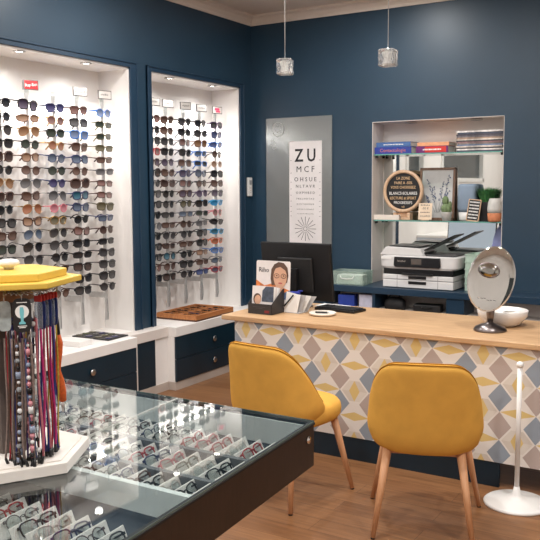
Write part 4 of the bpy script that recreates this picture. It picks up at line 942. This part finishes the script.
for r in range(5):
    for c in range(14): M().box(-.140+.02*c, -.1235+.02*c, -.064+.026*r, -.042+.026*r, .016, .0215).build('key', BLACKM, t)
o = M().box(-.105, .105, -.06, .06, 0, .003).build('paper_sheet', PAPER); o.location = (-2.40, 4.715, DT); o.rotation_euler.z = rad(-6); tag(o, 'white paper sheet lying behind the keyboard on the desk', 'paper')
t = item('round_dish', 'shallow white round dish holding a dark pen on the desk edge', 'dish', (-2.287, 4.355, DT))
M().lathe([(.001, 0), (.070, 0), (.082, .006), (.085, .016), (.080, .018), (.068, .010), (.001, .008)], 40).build('dish', mat('cream_ceramic', (228, 218, 204), .45, noise=.02), t)
t = item('pen', 'short dark pen lying in the white round dish', 'pen', (-2.287, 4.355, DT+.016), 20); M().cyl((-.045, 0, 0), (.03, 0, 0), .0055, .0055, 12).build('barrel', BLACK, t); M().cyl((.03, 0, 0), (.042, 0, 0), .005, .002, 12).build('tip', SILVER, t)
# brochure holder
t = item('leaflet_holder', 'black leaflet holder with photo leaflets at the left end of the desk', 'leaflet holder', (-2.64, 4.27, DT), -1)
DKG = mat('charcoal_card', (46, 42, 42), .5, noise=.05)
m = M(); m.box(-.088, .088, -.085, -.081, 0, .065); m.box(-.088, .088, -.081, .085, 0, .004); m.prism([(-.085, 0), (.085, 0), (.085, .15), (.05, .15), (-.085, .065)], -.088, -.085, 'x'); m.prism([(-.085, 0), (.085, 0), (.085, .15), (.05, .15), (-.085, .065)], .085, .088, 'x'); m.build('holder', DKG, t)
m = M(); m.box(-.05, .04, -.0856, -.0851, .044, .047); m.box(-.03, .02, -.0856, -.0851, .036, .039); m.build('print_line', GREYINK, t)
M().box(.035, .07, -.0858, -.0851, .010, .026).build('red_mark', mat('dull_red_print', (120, 34, 40), .5), t)
SKIN = mat('printed_skin', (206, 160, 132), .6, noise=.03); HAIR = mat('printed_hair', (92, 66, 52), .6, noise=.1); SKY = mat('printed_pale', (222, 214, 210), .5, noise=.02); SUN = mat('printed_orange', (206, 120, 66), .5, noise=.2, nscale=30); JNS = mat('printed_denim', (88, 108, 142), .6, noise=.15, nscale=40); LIP = mat('printed_lip', (176, 84, 84), .5)
def ell(cx, cz, rx, rz_, n=24, a0=0): return [(cx+rx*math.cos(a0+2*PI*k/n), cz+rz_*math.sin(a0+2*PI*k/n)) for k in range(n)]
def portrait(c, parent, s, cx, cz, w2, z0, z1, y):
    def L(i): return y-.0003*i-.0003, y-.0003*i
    M().prism([(-w2, z0), (w2, z0), (w2, z0+.05*s), (0, z0+.085*s), (-w2*.5, z0+.07*s), (-w2, z0+.10*s)], *L(1), 'y').build('printed_sunset', SUN, parent)
    M().prism([(cx-.085*s if cx-.085*s > -w2 else -w2, z0), (w2, z0), (w2, cz-.07*s), (cx+.03*s, cz-.085*s), (cx-.03*s, cz-.085*s)], *L(2), 'y').build('printed_shirt', JNS, parent)
    M().prism([(cx-.050*s, cz-.048*s), (cx-.058*s, cz-.01*s), (cx-.054*s, cz+.040*s), (cx-.036*s, cz+.068*s), (cx-.008*s, cz+.082*s), (cx+.026*s, cz+.078*s), (cx+.050*s, cz+.052*s), (cx+.056*s, cz+.01*s), (cx+.048*s, cz-.03*s)], *L(3), 'y').build('printed_hair', HAIR, parent)
    M().prism([(cx-.024*s, cz-.09*s), (cx+.026*s, cz-.09*s), (cx+.024*s, cz-.03*s), (cx-.022*s, cz-.03*s)], *L(4), 'y').build('printed_neck', SKIN, parent)
    M().prism(ell(cx+.004*s, cz, .043*s, .062*s), *L(5), 'y').build('printed_face', SKIN, parent)
    M().prism([(cx-.044*s, cz+.012*s), (cx-.028*s, cz+.046*s), (cx+.004*s, cz+.056*s), (cx+.036*s, cz+.038*s), (cx+.050*s, cz+.008*s), (cx+.050*s, cz+.052*s), (cx+.02*s, cz+.074*s), (cx-.02*s, cz+.072*s), (cx-.048*s, cz+.046*s)], *L(6), 'y').build('printed_fringe', HAIR, parent)
    m = M(); yy = L(6)[0]
    for q in (-.018, .026): m.tube([(cx+q*s+.016*s*math.cos(2*PI*k/16), yy, cz+.006*s+.012*s*math.sin(2*PI*k/16)) for k in range(16)], .0016*s, 4, True); m.prism(ell(cx+q*s, cz+.007*s, .005*s, .004*s, 10), yy-.0003, yy, 'y')
    m.build('printed_glasses', HAIR, parent)
    M().prism(ell(cx+.006*s, cz-.034*s, .013*s, .0045*s, 14), *L(6), 'y').build('printed_mouth', LIP, parent)
bc = M(Matrix.Rotation(rad(-3), 4, 'X')); n = 6
bc.prism([(-.128, .005), (.128, .005), (.128, .318), (.120, .326), (-.120, .326), (-.128, .318)], .062, .064, 'y'); bc.build('backing_card', SKY, t)
cardp = bpy.data.objects['backing_card']
portrait(None, cardp, 1.16, .050, .226, .127, .085, .32, .0715)
for o_ in cardp.children: o_.rotation_euler = (rad(-3), 0, 0); 
for o_ in cardp.children: o_.location.y = -.0112
text_part('lettering', 'Riho', .044, INK, cardp, (-.070, .0745, .262), (PI/2+rad(-3), 0, 0), sx=.95)
for k in range(5):
    lf = M(Matrix.Rotation(rad(-6), 4, 'X')); lf.box(-.080, .080, -.060+.018*k, -.0588+.018*k, .006, .168-.002*k); lf = lf.build('leaflet', [SKY, PAPER][k % 2], t)
    if k == 0:
        M().prism([(-.006, .07), (.079, .07), (.079, .166), (.02, .166), (-.004, .14)], -.0607, -.0602, 'y').build('printed_dark_head', mat('printed_slate', (70, 78, 92), .5, noise=.2, nscale=30), lf)
        M().prism(ell(-.040, .085, .030, .036), -.0606, -.0602, 'y').build('printed_hair', HAIR, lf); M().prism(ell(-.036, .080, .024, .030), -.0609, -.0607, 'y').build('printed_face', SKIN, lf)
        for c_ in lf.children: c_.rotation_euler = (rad(-6), 0, 0)
# angled document holder with sheets and pens
t = item('document_holder', 'grey-white fanned document holder right of the leaflet holder', 'document holder', (-2.475, 4.37, DT), -4)
GW = mat('grey_card', (176, 174, 174), .5, noise=.04)
for k in range(4):
    m = M(); dx = -.05+.028*k; sl = .018+.012*k
    m.prism([(-.06+dx*.2, 0), (.04+dx*.3, 0), (.055+sl+dx*.4, .118-.004*k), (-.055+sl*.2, .135-.012*k)], -.045+.026*k, -.043+.026*k, 'y'); m.build('sheet', GW if k % 2 else PAPER, t)
m = M(); m.box(-.065, .045, -.048, .042, 0, .004); m.build('base', GW, t)
t = item('pen', 'black pen slanting across the grey document holder', 'pen', (-2.50, 4.315, DT+.05), 0, None); M().cyl((-.042, 0, -.01), (.026, 0, .066), .005, .005, 12).build('barrel', BLACK, t); M().cyl((-.046, 0, -.0145), (-.042, 0, -.01), .002, .005, 12).build('tip', SILVER, t)
t = item('pen_clip', 'royal blue clip sitting on top of the grey document holder', 'clip', (-2.478, 4.345, DT+.118), 10); M().box(-.032, .034, -.012, .012, 0, .018).build('body', mat('royal_blue', (34, 48, 140), .4, noise=.05), t, bevel=.006); M().box(.02, .05, -.006, .006, .018, .026).build('lever', mat('royal_blue', (34, 48, 140), .4), t, bevel=.002)
# oval mirror and bowl
t = item('table_mirror', 'oval table mirror with inset magnifier on a dark metal foot', 'mirror', (-1.235, 4.33, DT), 11)
PEW = mat('dark_pewter', (124, 116, 114), .28, 1., noise=.05)
M().lathe([(.001, 0), (.088, 0), (.090, .006), (.080, .022), (.050, .036), (.020, .044), (.014, .05), (.001, .05)], 40).build('foot', PEW, t)
M().lathe([(.015, .044), (.020, .08), (.024, .12), (.018, .135), (.001, .137)], 24).build('stem', PEW, t)
ov = bpy.data.objects.new('mirror_head', None)
def tilt(z=0): return Matrix.Translation((.0, .0, .285)) @ Matrix.Rotation(rad(11), 4, 'Y') @ Matrix.Rotation(rad(-8), 4, 'X') @ Matrix.Rotation(PI/2, 4, 'X')
def oval(rx, rz_, prof, mt, nm, par, c=(0, 0), cap=True):
    m = M(tilt()); n = 48; m.loft([[(c[0]+(rx+a)*math.cos(2*PI*k/n), c[1]+(rz_+a)*math.sin(2*PI*k/n), z) for k in range(n)] for a, z in prof], 0, cap, cap); return m.build(nm, mt, par)
oval(.126, .182, ((-.02, -.012), (-.002, -.012), (0, -.004), (0, .002), (-.003, .004)), CHROME, 'rim', t)
oval(.122, .178, ((-.05, .0041), (-.004, .0041), (-.001, .0050), (-.004, .0056), (-.06, .0056)), MIR, 'mirror_glass', t)
oval(.060, .043, ((-.01, .0057), (0, .0057), (0, .0085), (-.006, .0095), (-.008, .0075)), PEW, 'magnifier_rim', t, (-.022, .045), False)
oval(.053, .037, ((-.02, .0060), (-.001, .0060), (-.002, .0070), (-.03, .0062)), mat('magnifier_mirror', (170, 172, 168), .06, 1.), 'magnifier', t, (-.022, .045))
ml = M(tilt()); 
for k in range(6): ml.box(-.050+.017*k, -.038+.017*k+.003*(k % 2), -.118+.003*(k % 3), -.115+.003*(k % 3), .0057, .0061)
ml.build('print_mark', GREYINK, t)
bpy.data.objects.remove(ov)
t = item('bowl', 'white ceramic bowl behind the oval mirror on the desk', 'bowl', (-1.225, 4.54, DT))
M().lathe([(.001, 0), (.070, 0), (.100, .012), (.135, .055), (.142, .088), (.138, .090), (.128, .056), (.092, .020), (.001, .012)], 44).build('bowl', mat('white_ceramic', (230, 224, 218), .35, noise=.01), t)
for k in range(4):
    o = M().box(-.045, .045, -.028, .028, 0, .0012).build('business_card', PAPER, None); o.location = (-1.225+.01*k, 4.54+.008*k, DT+.040+.012*k); o.rotation_euler = (rad(4), rad(8*k-10), rad(20+35*k)); tag(o, 'white card lying in the white bowl, %s from the bottom' % ordinal(k), 'card', 'cards in the bowl')
# floor stand with a round white base
t = item('floor_stand', 'white pole stand with a round base on the floor at the desk\'s right end', 'stand', (-.965, 3.915, 0))
M().lathe([(.001, 0), (.158, 0), (.160, .008), (.150, .016), (.06, .028), (.022, .05), (.013, .09), (.001, .09)], 44).build('base', WPLAST, t)
M().cyl((0, 0, .088), (0, 0, .70), .012, .012, 20).build('pole', WPLAST, t); M().ball((0, 0, .705), .018, 16).build('finial', WPLAST, t)
# ------------------------------------------------------------------ low cabinet and lamp on the front stretch of the left wall (seen in the niche mirror)
t = item('low_cabinet', 'pale low cabinet along the left wall under the front windows', 'cabinet', (XL+.202, .6, 0))
PBL = mat('pale_blue_white', (206, 214, 224), .4, noise=.02)
M().box(-.2, .2, -1.9, 1.9, 0, .88).build('body', PBL, t); M().box(-.2, .22, -1.91, 1.91, .88, .91).build('worktop', WHITE, t)
for k in range(6):
    d = M().box(.2, .216, -1.88+.63*k, -1.27+.63*k, .06, .86).build('door', PBL, t, bevel=.002); M().cyl((.217, -1.34+.63*k, .5), (.232, -1.34+.63*k, .5), .010, .012, 12).build('knob', SILVER, d)
# ------------------------------------------------------------------ camera
cam = bpy.data.cameras.new('camera'); co = bpy.data.objects.new('camera', cam); C.objects.link(co)
yaw, pitch, roll = rad(-31.499), rad(-5.950), rad(-.321)
F = Vector((math.sin(yaw)*math.cos(pitch), math.cos(yaw)*math.cos(pitch), math.sin(pitch)))
r_ = Vector((math.cos(yaw), -math.sin(yaw), 0)); u_ = r_.cross(F)
R2 = r_*math.cos(roll)+u_*math.sin(roll); U2 = R2.cross(F)
mtx = Matrix(((R2.x, U2.x, -F.x), (R2.y, U2.y, -F.y), (R2.z, U2.z, -F.z))).to_4x4(); mtx.translation = (0, 0, 1.58)
co.matrix_world = mtx
cam.sensor_fit = 'HORIZONTAL'; cam.sensor_width = 36.; cam.lens = 798.45/540*36.; cam.clip_start = .05
sc = bpy.context.scene; sc.camera = co
wd = bpy.data.worlds.new('world'); sc.world = wd; wd.use_nodes = True
wd.node_tree.nodes['Background'].inputs[0].default_value = (.5, .55, .6, 1); wd.node_tree.nodes['Background'].inputs[1].default_value = .1
sc.view_settings.view_transform = 'Standard'; sc.view_settings.look = 'None'; sc.view_settings.exposure = 0.; sc.view_settings.gamma = 1.; sc.view_settings.use_curve_mapping = False
